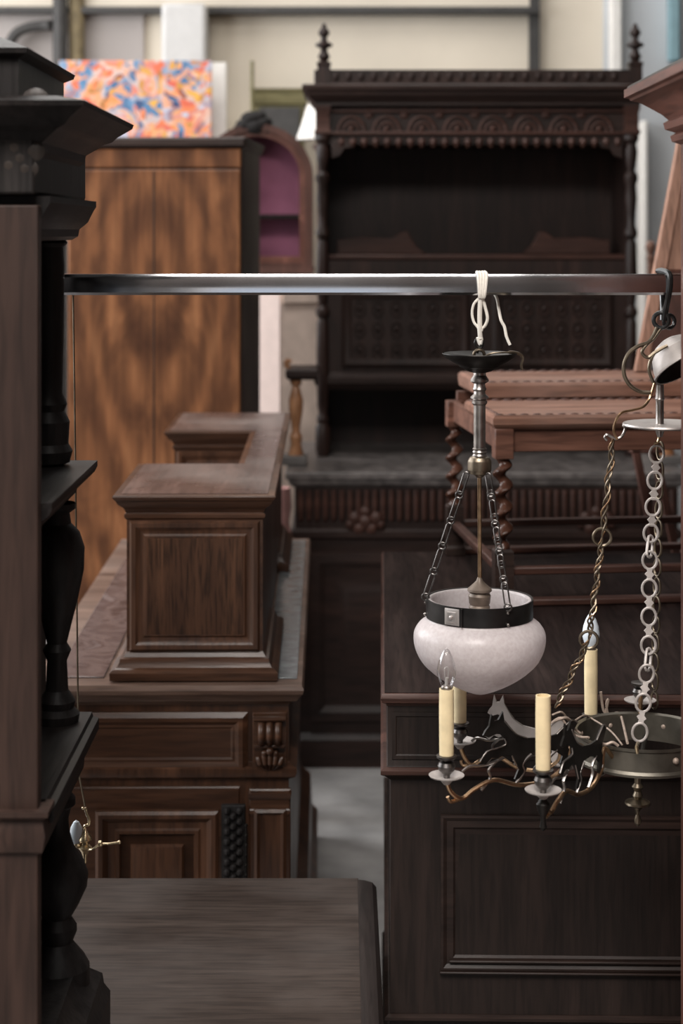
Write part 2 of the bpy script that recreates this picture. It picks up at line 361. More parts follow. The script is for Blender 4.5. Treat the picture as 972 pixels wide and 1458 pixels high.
b = B(); tube(b, [(X(359.5, k), y-.04, 0), (X(359.5, k), y-.04, Z(88, k))], .008); tag(obj('thin_rod', b, 'olive'), 'thin olive rod standing upright just left of the olive cupboard', 'rod')

# arched vitrine
k = .00275; y = D(k)
t = thing('arched_vitrine', 'dark arched glass display cabinet with violet lining and carved crest', 'display cabinet', (X(365, k), y, Z(386, k)))
cx, zs, zb, ro = X(365, k), Z(250, k), Z(385, k), 80*k
def archpts(r, zbot, n=18):
    return [(cx-r, zbot)] + [(cx-r*math.cos(PI*i/n), zs+r*.92*math.sin(PI*i/n)) for i in range(n+1)] + [(cx+r, zbot)]
def archring(bm, r0, r1, z0, z1, y0, y1):
    a, c = archpts(r0, z0), archpts(r1, z1)
    loft(bm, [[(p[0], yy, p[1]) for p in q] for q, yy in ((a, y0), (c, y0), (c, y1), (a, y1))]+[[(p[0], y0, p[1]) for p in a]], caps=(False, False), closed=True)
b = B(); archring(b, ro, ro-.030, zb, zb+.03, y-.02, y+.26); obj('case', b, 'slat', t)
b = B(); archring(b, ro-.030, ro-.052, zb+.03, zb+.055, y-.005, y+.02); obj('door_frame', b, 'mahog', t)
b = B(); prism(b, archpts(ro-.03, zb+.03), y+.22, y+.235); obj('lining', b, 'velvet', t)
b = B(); box(b, cx-ro+.03, cx+ro-.03, y+.03, y+.22, Z(311, k), Z(305, k)); obj('shelf', b, 'dark', t)
b = B(); box(b, cx-ro-.005, cx+ro+.005, y-.03, y+.27, zb-.012, zb+.012); obj('base_moulding', b, 'slat', t, .004)
b = B()
for dx, dz, r in ((-12, 0, .032), (-3, -9, .036), (6, -12, .030), (14, -4, .030), (2, 2, .040), (-20, 6, .022), (22, 6, .022)):
    ball(b, (cx+(dx-4)*k, y-.005, Z(178+dz, k)), r, 12, (1.2, .6, .8))
obj('crest', b, 'ebony_and_shade', t)
b = B(); prism(b, archpts(ro-.053, zb+.056), y+.006, y+.009); obj('pane', b, 'glass', t)
# pale corner cupboard under it
k = .00266; y = D(k)
t = thing('pale_cupboard', 'pale painted cupboard with white and beige sides, between wardrobe and carved buffet', 'cupboard', (X(399, k), y, 0))
zt = Z(387, .00275)-.0145
p0 = Vector((X(399, k), y)); pl = p0+Vector((-.17, .14)); pr = p0+Vector((.26, .12)); pbk = p0+Vector((.09, .58))
pbk = pl+Vector((.05, .36)); pbr = pr+Vector((.05, .36))
ol = [(p0.x, p0.y), (pr.x, pr.y), (pbr.x, pbr.y), (pbk.x, pbk.y), (pl.x, pl.y)]
b = B(); loft(b, [[(a, c, z) for a, c in ol] for z in (0, zt-.02)]); obj('body', b, 'cloth', t)
def inset(o): 
    c = Vector((sum(a for a, _ in ol)/5, sum(c for _, c in ol)/5)); return [tuple(c+(Vector(q)-c)*(1+o)) for q in ol]
b = B(); loft(b, [[(a, c, z) for a, c in inset(.03)] for z in (zt-.02, zt)]); obj('top', b, 'white', t)
b = B(); q0 = p0+Vector((-.002, -.004)); q1 = pl+Vector((-.004, -.004)); loft(b, [[(q0.x, q0.y, z), (q1.x, q1.y, z), (q1.x+.004, q1.y+.008, z), (q0.x+.004, q0.y+.008, z)] for z in (.02, zt-.022)]); obj('side_board', b, plain('pinkish_white_paint', sr(196, 176, 168), .7, var=.08), t, 0, 'whitish painted side')
b = B(); q0 = p0+Vector((.01, -.012)); q1 = pr+Vector((.0, -.012)); loft(b, [[(q0.x, q0.y, z), (q1.x, q1.y, z), (q1.x, q1.y+.02, z), (q0.x, q0.y+.02, z)] for z in (Z(432, k), zt-.024)]); obj('frieze', b, 'cloth', t, .003)
# white lampshade lamp behind the buffet
k = .0030; y = D(k); cx = X(455, k)
t = thing('floor_lamp', 'floor lamp with white flared shade peeping out behind the carved buffet', 'lamp', (cx, y, 0))
b = B(); lathe(b, cx, y, [(.14, 0), (.14, .02), (.03, .04), (.015, .06)]); obj('base', b, 'slat', t)
b = B(); lathe(b, cx, y, [(.013, .05), (.013, Z(215, k)), (.03, Z(212, k)), (.03, Z(206, k)), (.012, Z(204, k)), (.012, Z(196, k))]); obj('pole', b, 'slat', t)
b = B(); lathe(b, cx, y, [(.098, Z(199, k)), (.096, Z(194, k)), (.078, Z(178, k)), (.064, Z(162, k)), (.052, Z(150, k)), (.04, Z(147, k)), (.05, Z(150, k)), (.062, Z(162, k)), (.076, Z(178, k)), (.094, Z(195, k))], 28, (False, False)); obj('lamp_shade', b, 'white', t)

# ------------------------------------------------------------------ walnut wardrobe
k = .0022; y = D(k); x0, x1 = X(95, k), X(345, k); zt = Z(196, k); xm = (x0+x1)/2
t = thing('wardrobe', 'tall wardrobe with figured walnut veneer front standing behind the sideboard', 'wardrobe', (xm, y, 0))
b = B(); lrect(b, x0, x1, y, y+.56, [(0, 0), (0, zt-.035), (.008, zt-.03), (.012, zt-.012), (.016, zt-.008), (.016, zt)]); obj('body', b, 'ebony_and_shade', t)  # shade of the unlit side put into the body as black wood
b = B(); pfront(b, x0+.004, x1-.004, .12, zt-.10, y, [(0, 0), (0, .012), (.004, .015)]); obj('door', b, 'veneer', t)
b = B(); pfront(b, x0+.002, x1-.002, zt-.095, zt-.036, y, [(0, 0), (0, .010), (.004, .013)]); obj('frieze', b, 'veneer', t)
b = B(); pfront(b, x0-.012, x1+.012, zt-.030, zt+.001, y-.010, [(0, 0), (0, .006), (.006, .012)]); obj('cornice', b, 'chestx', t)
b = B(); box(b, xm-.002, xm+.002, y-.0165, y-.0152, .13, zt-.105); obj('joint_line', b, 'dark', t)
t.rotation_euler.z = math.radians(-3.0)

# ------------------------------------------------------------------ carved buffet
kb = .00245; yb = D(kb); k = kb
xl, xr = X(447, k), X(912, k); xc = (xl+xr)/2
t = thing('carved_buffet', 'large dark carved buffet with arched frieze, turned columns and two top finials', 'buffet', (xc, yb, 0))
BF = t
yf = 5.72; kf = yf/F; zw = .965
xbl, xbr = X(406, kf), 2*xc-X(406, kf)
b = B(); lrect(b, xbl+.03, xbr-.03, yf+.03, yb+.42, [(.02, 0), (.02, .09), (.0, .11), (0, .74), (.012, .75), (.012, .77), (0, .78), (0, .92)]); obj('base_cabinet', b, 'buffet', t)
b = B(); lrect(b, xbl+.03, xbr-.03, yf+.03, yb+.42, [(.004, .915), (.016, .925), (.022, .94), (.03, .945), (.03, .962), (.026, zw)]); obj('worktop', b, plain('grey_worn_worktop', (.12, .105, .10), .34, var=.6, scale=22), t)
b = B()     # fluted frieze under the worktop
n = 46
for i in range(n):
    xx = xbl+.05+(xbr-xbl-.1)*i/(n-1)
    tube(b, [(xx, yf+.03, .80), (xx, yf+.026, .81), (xx, yf+.022, .86), (xx, yf+.026, .905)], [.004, .009, .011, .008], 7)
obj('fluted_frieze', b, 'carve', t)
for cxx in (X(520, kf), X(850, kf)):
    b = B()
    for dx, dz, r in ((-.035, 0, .022), (.035, 0, .022), (0, -.012, .026), (-.02, -.034, .02), (.02, -.034, .02), (0, .02, .02), (-.05, -.02, .014), (.05, -.02, .014)):
        ball(b, (cxx+dx, yf+.022, .815+dz), r, 10, (1, .7, 1))
    obj('carved_handle', b, 'carve', t)
for i in range(2):
    a = xbl+.08+i*(xc-xbl-.06); c = a+(xc-xbl-.16)
    b = B(); pfront(b, a, c, .15, .70, yf+.028, [(0, 0), (0, .012), (.03, .016), (.05, .004), (.09, .004), (.12, .014), (.13, .016)]); obj('door', b, 'buffet', t)
# upper cabinet
zu0, zu1 = Z(545, k), Z(120, k)
b = B(); box(b, xl+.02, xr-.02, yb+.40, yb+.42, zw, zu1); obj('back_panel', b, 'buffetv', t)
for s in (0, 1):
    xa = xl+.02 if s == 0 else xr-.04
    b = B(); box(b, xa, xa+.02, yb+.06, yb+.40, zw, zu1); obj('side_panel', b, 'buffetv', t)
b = B(); box(b, xl+.04, xr-.04, yb+.04, yb+.40, Z(370, k), Z(363, k)); obj('shelf', b, 'carve', t, .004)
b = B(); lrect(b, xl+.02, xr-.02, yb+.03, yb+.40, [(0, Z(556, k)), (.008, Z(552, k)), (.02, Z(546, k)), (.02, Z(538, k)), (.008, Z(534, k)), (0, Z(531, k))]); obj('bottom_moulding', b, 'buffet', t)
b = B(); box(b, xl+.04, xr-.04, yb+.03, yb+.05, Z(532, k), Z(371, k)); obj('lower_front', b, 'buffetv', t)
for xa, xb2 in ((500, 655), (715, 860)):
    b = B(); pfront(b, X(xa-14, k), X(xb2+14, k), Z(524, k), Z(412, k), yb+.03, [(0, 0), (0, .008), (.012, .014), (.03, .010), (.034, .002)]); d_ = obj('door', b, 'buffetv', t)
    b = B()
    for row in range(3):
        for i in range(6):
            xx = X(xa+12+(xb2-xa-24)*i/5, k); zz = Z(440+row*30, k)
            ringl(b, (xx, yb+.026, zz), .018, .004, (0, 1, 0), 6, 12, 1.5, (0, 0, 1)); ball(b, (xx, yb+.026, zz), .009, 8)
    obj('carved_relief', b, 'buffet', d_)
# scrolled gallery on the shelf
for sx in (0, 1):
    pts = [(480, 363), (480, 342), (520, 338), (560, 340), (575, 330), (582, 328), (588, 338), (596, 352), (610, 362), (612, 363)]
    if sx: pts = [(1360-p[0], p[1]) for p in pts]
    b = B(); prism(b, [(X(p[0], k), Z(p[1], k)) for p in pts], yb+.20, yb+.225); obj('gallery_board', b, 'carve', t, .003)
# corner columns
colp = [(.020, 640), (.026, 630), (.026, 600), (.018, 594), (.022, 588), (.015, 580), (.019, 570), (.022, 500), (.020, 455), (.015, 448), (.024, 442), (.024, 436), (.014, 430), (.018, 420), (.023, 390), (.020, 345), (.014, 338), (.024, 332), (.024, 326), (.015, 318), (.017, 300), (.022, 280), (.018, 262), (.025, 255), (.025, 248), (.014, 242), (.020, 230), (.024, 215), (.018, 205), (.028, 198), (.028, 192)]
for xx in (X(459, k), X(899, k)):
    b = B(); lathe(b, xx, yb+.02, [(r, zw + (Z(p, k)-Z(640, k))*(Z(192, k)-zw)/(Z(192, k)-Z(640, k))) for r, p in colp], 18); obj('column', b, 'buffetv', t)
    b = B(); lrect(b, xx-.024, xx+.024, yb-.004, yb+.044, [(0, Z(192, k)), (.005, Z(190, k)), (.005, Z(186, k)), (0, Z(184, k)), (0, Z(160, k)), (.004, Z(156, k)), (.004, Z(150, k))]); obj('capital', b, 'carve', t)
# frieze with arches
b = B(); box(b, xl+.03, xr-.03, yb+.02, yb+.40, Z(205, k), Z(150, k)); fr = obj('frieze', b, 'buffet', t)
b = B(); box(b, xl+.045, xr-.045, yb+.004, yb+.02, Z(160, k), Z(156, k)); box(b, xl+.045, xr-.045, yb+.002, yb+.02, Z(192, k), Z(187, k)); obj('frieze_moulding', b, 'carve', fr, .003)
for i in range(8):
    xx = X(500+i*50.5, k)
    b = B()
    for rr in (.046, .028):
        tube(b, [(xx+rr*math.cos(PI*j/12), yb+.016, Z(187, k)+rr*1.15*math.sin(PI*j/12)) for j in range(13)], .006 if rr > .04 else .005, 7)
    ball(b, (xx, yb+.016, Z(183, k)), .012, 10)
    if i < 7:
        for dz in (158, 164): ball(b, (xx+.062, yb+.016, Z(dz, k)), .013, 8, (1.3, .6, .8))
    obj('carved_arch', b, 'carve', fr)
b = B()
for i in range(25): 
    xx = X(486+i*16.4, k); tube(b, [(xx, yb+.012, Z(198, k)), (xx, yb+.008, Z(203, k)), (xx, yb+.012, Z(209, k))], [.011, .012, .007], 8)
obj('bead_fringe', b, 'carve', t)
for s in (0, 1):
    pts = [(472, 200), (506, 200), (503, 210), (490, 212), (484, 222), (472, 226)]
    if s: pts = [(2*679.5-a, c) for a, c in pts]
    b = B(); prism(b, [(X(a, k), Z(c, k)) for a, c in pts], yb+.005, yb+.03); obj('corner_bracket', b, 'buffet', t, .003)
b = B(); lrect(b, xl+.01, xr-.01, yb, yb+.42, [(0, Z(152, k)), (.008, Z(150, k)), (.008, Z(146, k)), (.02, Z(142, k)), (.032, Z(136, k)), (.034, Z(131, k)), (.05, Z(129, k)), (.052, Z(123, k)), (.046, Z(121, k))]); obj('cornice', b, 'buffet', t)
b = B(); box(b, xl+.0, xr-.0, yb+.0, yb+.03, Z(121, k), Z(99, k)); g_ = obj('gallery', b, 'buffet', t, .003)
for i in range(23):
    b = B(); ball(b, (X(478+i*18, k), yb-.002, Z(109, k)), .014, 8, (.8, .5, 1.2)); obj('carved_leaf', b, 'buffetv', g_)
for xx in (X(461, k), X(905, k)):
    b = B(); lrect(b, xx-.022, xx+.022, yb-.006, yb+.038, [(0, Z(122, k)), (0, Z(94, k)), (.003, Z(92, k)), (.003, Z(89, k)), (-.012, Z(86, k))]); f_ = obj('finial_block', b, 'buffetv', t)
    b = B(); lathe(b, xx, yb+.016, [(.012, Z(87, k)), (.022, Z(80, k)), (.014, Z(74, k)), (.011, Z(69, k)), (.030, Z(65, k)), (.030, Z(62, k)), (.012, Z(58, k)), (.011, Z(52, k)), (.020, Z(48, k)), (.017, Z(42, k)), (.010, Z(39, k)), (.008, Z(35, k)), (.002, Z(32, k))], 16); obj('finial', b, 'buffetv', f_)
# bracket shelf and amber balusters at the ends of the worktop
for s in (0, 1):
    mx = (lambda v: v) if s == 0 else (lambda v: 2*xc-v)
    k2 = .00238; y2 = D(k2)
    xa = X(421, k2)
    b = B(); lathe(b, mx(xa), y2, [(.030, zw), (.030, zw+.02), (.018, Z(632, k2)), (.022, Z(622, k2)), (.014, Z(614, k2)), (.016, Z(604, k2)), (.024, Z(585, k2)), (.025, Z(570, k2)), (.016, Z(556, k2)), (.012, Z(550, k2)), (.020, Z(546, k2)), (.020, Z(540, k2))], 16); obj('baluster', b, 'amber', t)
    b = B(); a0, a1 = sorted((mx(X(410, k2)), mx(X(450, k2)))); lrect(b, a0, a1, y2-.03, y2+.14, [(0, Z(540, k2)), (.008, Z(535, k2)), (.008, Z(527, k2)), (.0, Z(524, k2))]); obj('bracket_shelf', b, 'buffet', t)
    b = B(); tube(b, smoothpts([(mx(X(412, k2)), y2-.01, Z(524, k2)), (mx(X(407, k2)), y2-.01, Z(519, k2)), (mx(X(409, k2)), y2-.01, Z(513, k2)), (mx(X(414, k2)), y2-.01, Z(516, k2))], 4), .008, 8); obj('scroll', b, 'amber', t)
    b = B(); a0, a1 = sorted((mx(X(400, k2)), mx(X(437, k2)))); box(b, a0, a1, y2-.05, y2+.05, zw, zw+.03); obj('plinth', b, plain('grey_worn_block', (.12, .11, .105), .5), t, .004)

# ------------------------------------------------------------------ pink floor vase behind the sideboard
k = .0021; y = D(k); cx = X(398, k)
b = B(); lathe(b, cx, y, [(.03, 0), (.035, .03), (.03, .08), (.035, .30), (.040, .55), (.038, .70), (.030, .76), (.042, .80), (.036, .85), (.028, .88), (.036, .93), (.032, .985), (.026, .985), (.026, .9)], 24)
tag(obj('floor_vase', b, 'pink'), 'tall pink and white porcelain vase between sideboard and carved buffet', 'vase')

# ------------------------------------------------------------------ sideboard
zt = .866; yn = 3.42; yr = 5.06; xR = X(431, yn/F); xL = -.62
t = thing('sideboard', 'brown panelled sideboard with raised superstructure, seen from its end', 'sideboard', (xR, yn, 0)); SB = t
b = B(); lrect(b, xL+.03, xR-.028, yn+.03, yr-.03, [(.05, 0), (.05, .08), (.035, .10), (.03, .19), (.004, .22), (0, .24), (0, .675), (.012, .682), (.016, .690), (.016, .700), (.004, .706), (0, .71), (0, .825)]); obj('carcass', b, 'walnut', t)
b = B(); lrect(b, xL+.03, xR-.028, yn+.03, yr-.03, [(.002, .822), (.006, .828), (.016, .832), (.022, .842), (.028, .848), (.03, .856), (.026, zt)]); obj('worktop', b, 'edge', t)
k = yn/F
y = yn+.03
b = B(); pfront(b, X(60, k), X(352, k), Z(1102, k*1.009), Z(1012, k*1.009), y, [(0, 0), (0, .008), (.010, .014), (.018, .012), (.026, .004), (.030, .0045), (.034, .001)]); obj('frieze_panel', b, 'walnutx', t)
# door with raised panel
kk = y/F
b = B(); pfront(b, X(60, kk), X(342, kk), .20, Z(1118, kk), y, [(0, 0), (0, .006), (.003, .008)]); dr = obj('door', b, 'walnutx', t)
b = B(); pfront(b, X(138, kk), X(312, kk), .26, Z(1150, kk), y-.008, [(0, 0), (.0, .012), (.006, .016), (.014, .014), (.024, .004), (.036, .002), (.040, .006), (.046, .006), (.050, -.002), (.066, -.002), (.072, .006), (.078, .008)]); obj('raised_panel', b, 'walnut', dr)
b = B(); 
zz = Z(1142, kk)
pfront(b, X(316, kk), X(350, kk), .24, zz, y-.008, [(0, 0), (0, .010), (.004, .012)])
while zz > .27:
    zz -= .02
    for dx in (-9, 0, 9): ball(b, (X(333+dx, kk), y-.022, zz+(.01 if dx else 0)), .0075, 8)
obj('carved_stile', b, 'ebony_and_shade', t)
b = B(); tube(b, [(X(351, kk), y-.02, .26), (X(351, kk), y-.02, Z(1168, kk))], .0028, 8)
for q in range(1170, 1250, 14): ball(b, (X(351, kk), y-.021, Z(q, kk)), .004, 8)
obj('hinge_rod', b, 'iron', t)
# pilaster right of the door
b = B(); pfront(b, X(355, kk), X(414, kk), .20, Z(1121, kk), y, [(0, 0), (0, .010), (.003, .012)])
pl_ = obj('pilaster', b, 'walnut', t)
b = B(); pfront(b, X(362, kk), X(408, kk), .24, Z(1148, kk), y-.012, [(0, 0), (0, .006), (.006, .009), (.012, .003), (.014, .003)]); obj('panel', b, 'walnut', pl_)
b = B(); lrect(b, X(358, kk), X(411, kk), y-.014, y, [(0, Z(1158, kk)), (.003, Z(1154, kk)), (.003, Z(1150, kk)), (.001, Z(1148, kk)), (.001, Z(1136, kk)), (.004, Z(1133, kk)), (.006, Z(1126, kk))]); obj('moulding', b, 'walnutx', pl_)
# carved corbel
b = B(); k3 = kk
box(b, X(360, k3), X(409, k3), y-.012, y, Z(1095, k3), Z(1012, k3))
lrect(b, X(364, k3), X(405, k3), y-.03, y, [(0, Z(1022, k3)), (.004, Z(1019, k3)), (.004, Z(1013, k3))])
for px in (373, 384.5, 397): tube(b, smoothpts([(X(px, k3), y-.016, Z(1056, k3)), (X(px, k3), y-.034, Z(1046, k3)), (X(px, k3), y-.034, Z(1034, k3)), (X(px, k3), y-.018, Z(1022, k3))], 4), .0075, 10)
box(b, X(363, k3), X(406, k3), y-.026, y, Z(1060, k3), Z(1056, k3))
for px, top in ((371, 1072), (378, 1066), (385, 1064), (392, 1066), (399, 1072)):
    tube(b, smoothpts([(X(385+(px-385)*.4, k3), y-.016, Z(1092, k3)), (X(px, k3), y-.026, Z(1082, k3)), (X(px+(px-385)*.25, k3), y-.022, Z(top, k3))], 4), [.003]*4+[.0055]*4+[.004], 8)
ball(b, (X(385, k3), y-.028, Z(1064, k3)), .008, 10); ball(b, (X(377, k3), y-.026, Z(1067, k3)), .006, 10); ball(b, (X(393, k3), y-.026, Z(1067, k3)), .006, 10)
obj('carved_corbel', b, 'walnutx', t, .0015)
# marble insets of the worktop
b = B(); box(b, xL+.05, -.47, yn+.06, yr-.04, zt, zt+.003); obj('marble_inset', b, 'marble', t, .001)
b = B(); box(b, -.150, xR-.012, yn+.05, yr-.04, zt, zt+.003); obj('marble_inset', b, plain('painted_blue_reflection', (.21, .235, .25), .16, var=.4, scale=30, bump=.2, spec=.8), t, .001, 'marble strip with bluish reflection painted in')  # reflection on the marble strip put into its blue-grey colour
# superstructure: two pedestals and the bridge between them
ztop = 1.2325
px0, px1 = -.424, -.155
def pedestal(y0, y1, front):
    b = B(); lrect(b, px0, px1, y0, y1, [(.030, zt+.003), (.031, zt+.018), (.026, zt+.023), (.018, zt+.026), (.013, zt+.036), (.012, zt+.042), (.006, zt+.044), (.0, zt+.054), (0, ztop-.052), (.004, ztop-.048), (.005, ztop-.042), (.001, ztop-.038), (.006, ztop-.028), (.016, ztop-.020), (.020, ztop-.012), (.022, ztop-.011), (.026, ztop-.004), (.024, ztop-.001), (.015, ztop-.0)])
    p = obj('pedestal', b, 'walnutx', t)
    b = B(); pfront(b, px0+.006, px1-.006, zt+.056, ztop-.054, y0, [(0, 0), (0, .004), (.004, .009), (.012, .008), (.020, .002), (.026, .001), (.030, .004), (.034, .003), (.036, -.004)]); q = obj('panel_frame', b, 'walnut', p)
    b = B(); box(b, px0+.04, px1-.04, y0-.004, y0+.002, zt+.088, ztop-.088); obj('panel', b, 'oakpanel', p)
    b = B(); pfront(b, 0, 1, 0, 1, 0, [(0, 0), (0, .001)]); b.free()
    b = B(); box(b, px0-.010, px1+.010, y0-.010, y1+.010, ztop-.002, ztop+.0015); obj('pedestal_top', b, 'walnuty', p)
    return p
pedestal(3.475, 3.90, True)
pedestal(4.58, 5.00, False)
b = B(); box(b, -.200, px1, 3.90, 4.58, zt+.003, ztop-.05); obj('back_board', b, 'walnut', t)
bx0, bx1 = -.205, px1
b = B()
pr = [(0, ztop-.052), (.005, ztop-.045), (.002, ztop-.038), (.016, ztop-.020), (.022, ztop-.011), (.026, ztop-.004), (.015, ztop)]
loft(b, [[(bx0-o*.8, yy, z) for o, z in pr]+[(bx1+o, yy, z) for o, z in pr[::-1]] for yy in (3.905, 4.575)]); obj('bridge_moulding', b, 'walnutx', t)
b = B(); box(b, bx0-.006, bx1+.010, 3.89, 4.59, ztop-.002, ztop+.0012); obj('bridge_top', b, 'walnuty', t)
t.rotation_euler.z = math.radians(.55)

# ------------------------------------------------------------------ brown low coffer in front
zc = .59; y0, y1 = 2.56, 3.152; cxr = X(536, .00126); cxl = -.50
t = thing('low_table', 'plain brown low table with rounded edge in front of the sideboard', 'table', ((cxl+cxr)/2, (y0+y1)/2, 0))
b = B(); box(b, cxl, cxr-.033, y0, y1, zc-.032, zc); obj('table_top', b, 'coffer', t, .0015)
b = B()
prof = [(cxr-.034, zc-.034), (cxr-.034, zc), (cxr-.022, zc-.001), (cxr-.008, zc-.005), (cxr-.001, zc-.013), (cxr, zc-.022), (cxr-.006, zc-.034)]
loft(b, [[(a, yy, z) for a, z in prof] for yy in (y0, y1-.008)]); obj('edge_moulding', b, 'cofferside', t)
b = B(); lrect(b, cxl+.03, cxr-.03, y0+.03, y1-.03, [(0, .44), (0, zc-.032)]); obj('apron', b, 'cofferside', t)
for a in (cxl+.06, cxr-.06):
    for c in (y0+.06, y1-.06):
        b = B(); lathe(b, a, c, [(.02, 0), (.024, .04), (.018, .08), (.026, .2), (.02, .36), (.028, .40), (.028, .445)], 14); obj('leg', b, 'cofferside', t)

# ------------------------------------------------------------------ dark chest at right
kn = .00114; yn = D(kn); zt = Z(1000, kn)+.012; yr = 4.12; xl = X(544, kn); xr = 1.08
t = thing('dark_chest', 'large dark oak chest with panelled end, below the hanging lamps', 'chest', ((xl+xr)/2, yn, 0))
zf0, zf1 = Z(1112, kn), Z(1008, kn)
b = B(); lrect(b, xl+.012, xr-.012, yn+.012, yr-.012, [(.012, 0), (.012, .10), (.002, .115), (0, .12), (-.002, zf0-.006), (.004, zf0), (.012, zf0+.006), (.012, zf0+.012), (.005, zf0+.016), (.003, zf0+.02), (.003, zf1)]); obj('carcass', b, 'chest', t)
b = B(); lrect(b, xl+.012, xr-.012, yn+.012, yr-.012, [(.004, zf1-.002), (.006, zf1+.002), (.012, zf1+.005), (.014, zf1+.012), (.012, zt-.003), (.010, zt-.001)]); li = obj('lid', b, 'carve', t)  # highlight along the lid edge put into the redder wood colour
b = B(); box(b, xl+.004, xr-.004, yn+.004, yr-.004, zt-.004, zt); obj('lid_top', b, 'chesttop', li)
b = B(); lrect(b, xl+.012, xr-.012, yn+.012, yr-.012, [(.010, zf0+.004), (.0145, zf0+.007), (.0145, zf0+.013), (.010, zf0+.017)]); obj('waist_moulding', b, 'carve', t)  # reddish highlight of the moulding put into its colour
b = B(); pfront(b, X(628, kn), X(1015, kn), Z(1388, kn), Z(1166, kn), yn+.014, [(0, -.002), (0, .006), (.004, .007), (.010, .003), (.02, .004), (.024, .0005), (.040, .000), (.044, -.001)]); obj('panel_frame', b, 'chestx', t)
b = B(); box(b, X(626, kn), X(1017, kn), yn+.004, yn+.014, Z(1393, kn), Z(1389, kn)); box(b, X(640, kn), X(1010, kn), yn+.005, yn+.013, Z(1377, kn), Z(1373, kn)); obj('panel_sill', b, 'chestx', t, .002)
b = B(); pfront(b, X(558, kn), X(1050, kn), zf0+.03, zf1-.012, yn+.010, [(0, 0), (0, .003), (.006, .0035), (.008, .002)]); obj('frieze_panel', b, 'chest', t)
b = B(); lrect(b, xl+.010, xr-.010, yn+.010, yr-.010, [(0, Z(1462, kn)), (.006, Z(1459, kn)), (.006, Z(1455, kn)), (0, Z(1452, kn))]); obj('plinth_moulding', b, 'chestx', t)
CHZ = zt
t.rotation_euler.z = math.radians(-1.3)

# ------------------------------------------------------------------ oak draw-leaf table standing on the chest
kt = .0014; yt = D(kt); xa = X(702, kt); xb = .92; zl = Z(592, kt); zb = CHZ+.001
t = thing('oak_table', 'low reddish oak table with raised back leaf and barley-twist legs, standing on the dark chest', 'table', (xa, yt, zb))
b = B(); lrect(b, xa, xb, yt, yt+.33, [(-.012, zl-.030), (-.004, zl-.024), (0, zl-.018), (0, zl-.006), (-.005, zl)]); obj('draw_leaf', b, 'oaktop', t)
b = B()
for i in range(24):
    xx = xa+.015+i*(xb-xa-.03)/23
    ball(b, (xx, yt+.014, zl), .0055, 8, (1.6, .7, .5)); ball(b, (xx, yt+.31, zl), .007, 8, (1.6, .8, .6))
for i in range(12): ball(b, (xa+.014, yt+.02+i*.026, zl), .005, 8, (.7, 1.5, .5))
obj('carved_edge', b, 'slat', t)
zm = zl+.036
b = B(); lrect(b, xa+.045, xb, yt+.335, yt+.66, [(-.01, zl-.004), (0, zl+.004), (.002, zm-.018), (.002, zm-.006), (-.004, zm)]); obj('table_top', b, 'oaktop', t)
b = B()
for i in range(22):
    xx = xa+.066+i*(xb-xa-.08)/21
    ball(b, (xx, yt+.355, zm), .006, 8, (1.5, .7, .5)); ball(b, (xx, yt+.64, zm), .007, 8, (1.5, .7, .6))
obj('carved_edge', b, 'slat', t)
za = Z(655, kt)
b = B(); box(b, xa+.03, xb-.03, yt+.018, yt+.032, zl-.075, zl-.028); box(b, xa+.018, xa+.032, yt+.03, yt+.62, zl-.075, zl-.028); box(b, xa+.03, xb-.03, yt+.60, yt+.615, zl-.075, zl-.005); obj('apron', b, 'oak', t, .002)
def twist_leg(cx, cy):
    b = B(); box(b, cx-.019, cx+.019, cy-.019, cy+.019, za, zl-.027)
    p = obj('leg', b, 'oak', t, .002)
    b = B(); lo, hi = zb+.115, za
    n = 90; rings = []
    for i in range(n+1):
        f = i/n; z = lo+(hi-lo)*f; a = f*2*PI*4.2; e = min(1, f*12, (1-f)*12); r = .0135
        ox, oy = .0075*e*math.cos(a), .0075*e*math.sin(a)
        rings.append([(cx+ox+r*math.cos(2*PI*j/14), cy+oy+r*math.sin(2*PI*j/14), z) for j in range(14)])
    loft(b, rings); obj('barley_twist', b, 'twist', p)
    b = B(); lrect(b, cx-.019, cx+.019, cy-.019, cy+.019, [(-.004, zb+.115), (0, zb+.110), (0, zb+.022), (.004, zb+.015), (.004, zb)]); obj('foot_block', b, 'chestx', p)
for cx in (xa+.024, xb-.024):
    for cy in (yt+.024, yt+.60): twist_leg(cx, cy)
def rail(x0, x1, y0, y1, z0, z1):
    b = B(); box(b, x0, x1, y0, y1, z0, z1); obj('stretcher', b, 'carve', t, .003)
for cy in (yt+.024, yt+.60):
    rail(xa+.04, xb-.04, cy-.010, cy+.010, zb+.062, zb+.078)
    rail(xa+.04, xb-.04, cy-.014, cy+.014, zb, zb+.014)
for cx in (xa+.024, xb-.024): rail(cx-.010, cx+.010, yt+.04, yt+.585, zb+.062, zb+.078)
t.rotation_euler.z = math.radians(6.0)

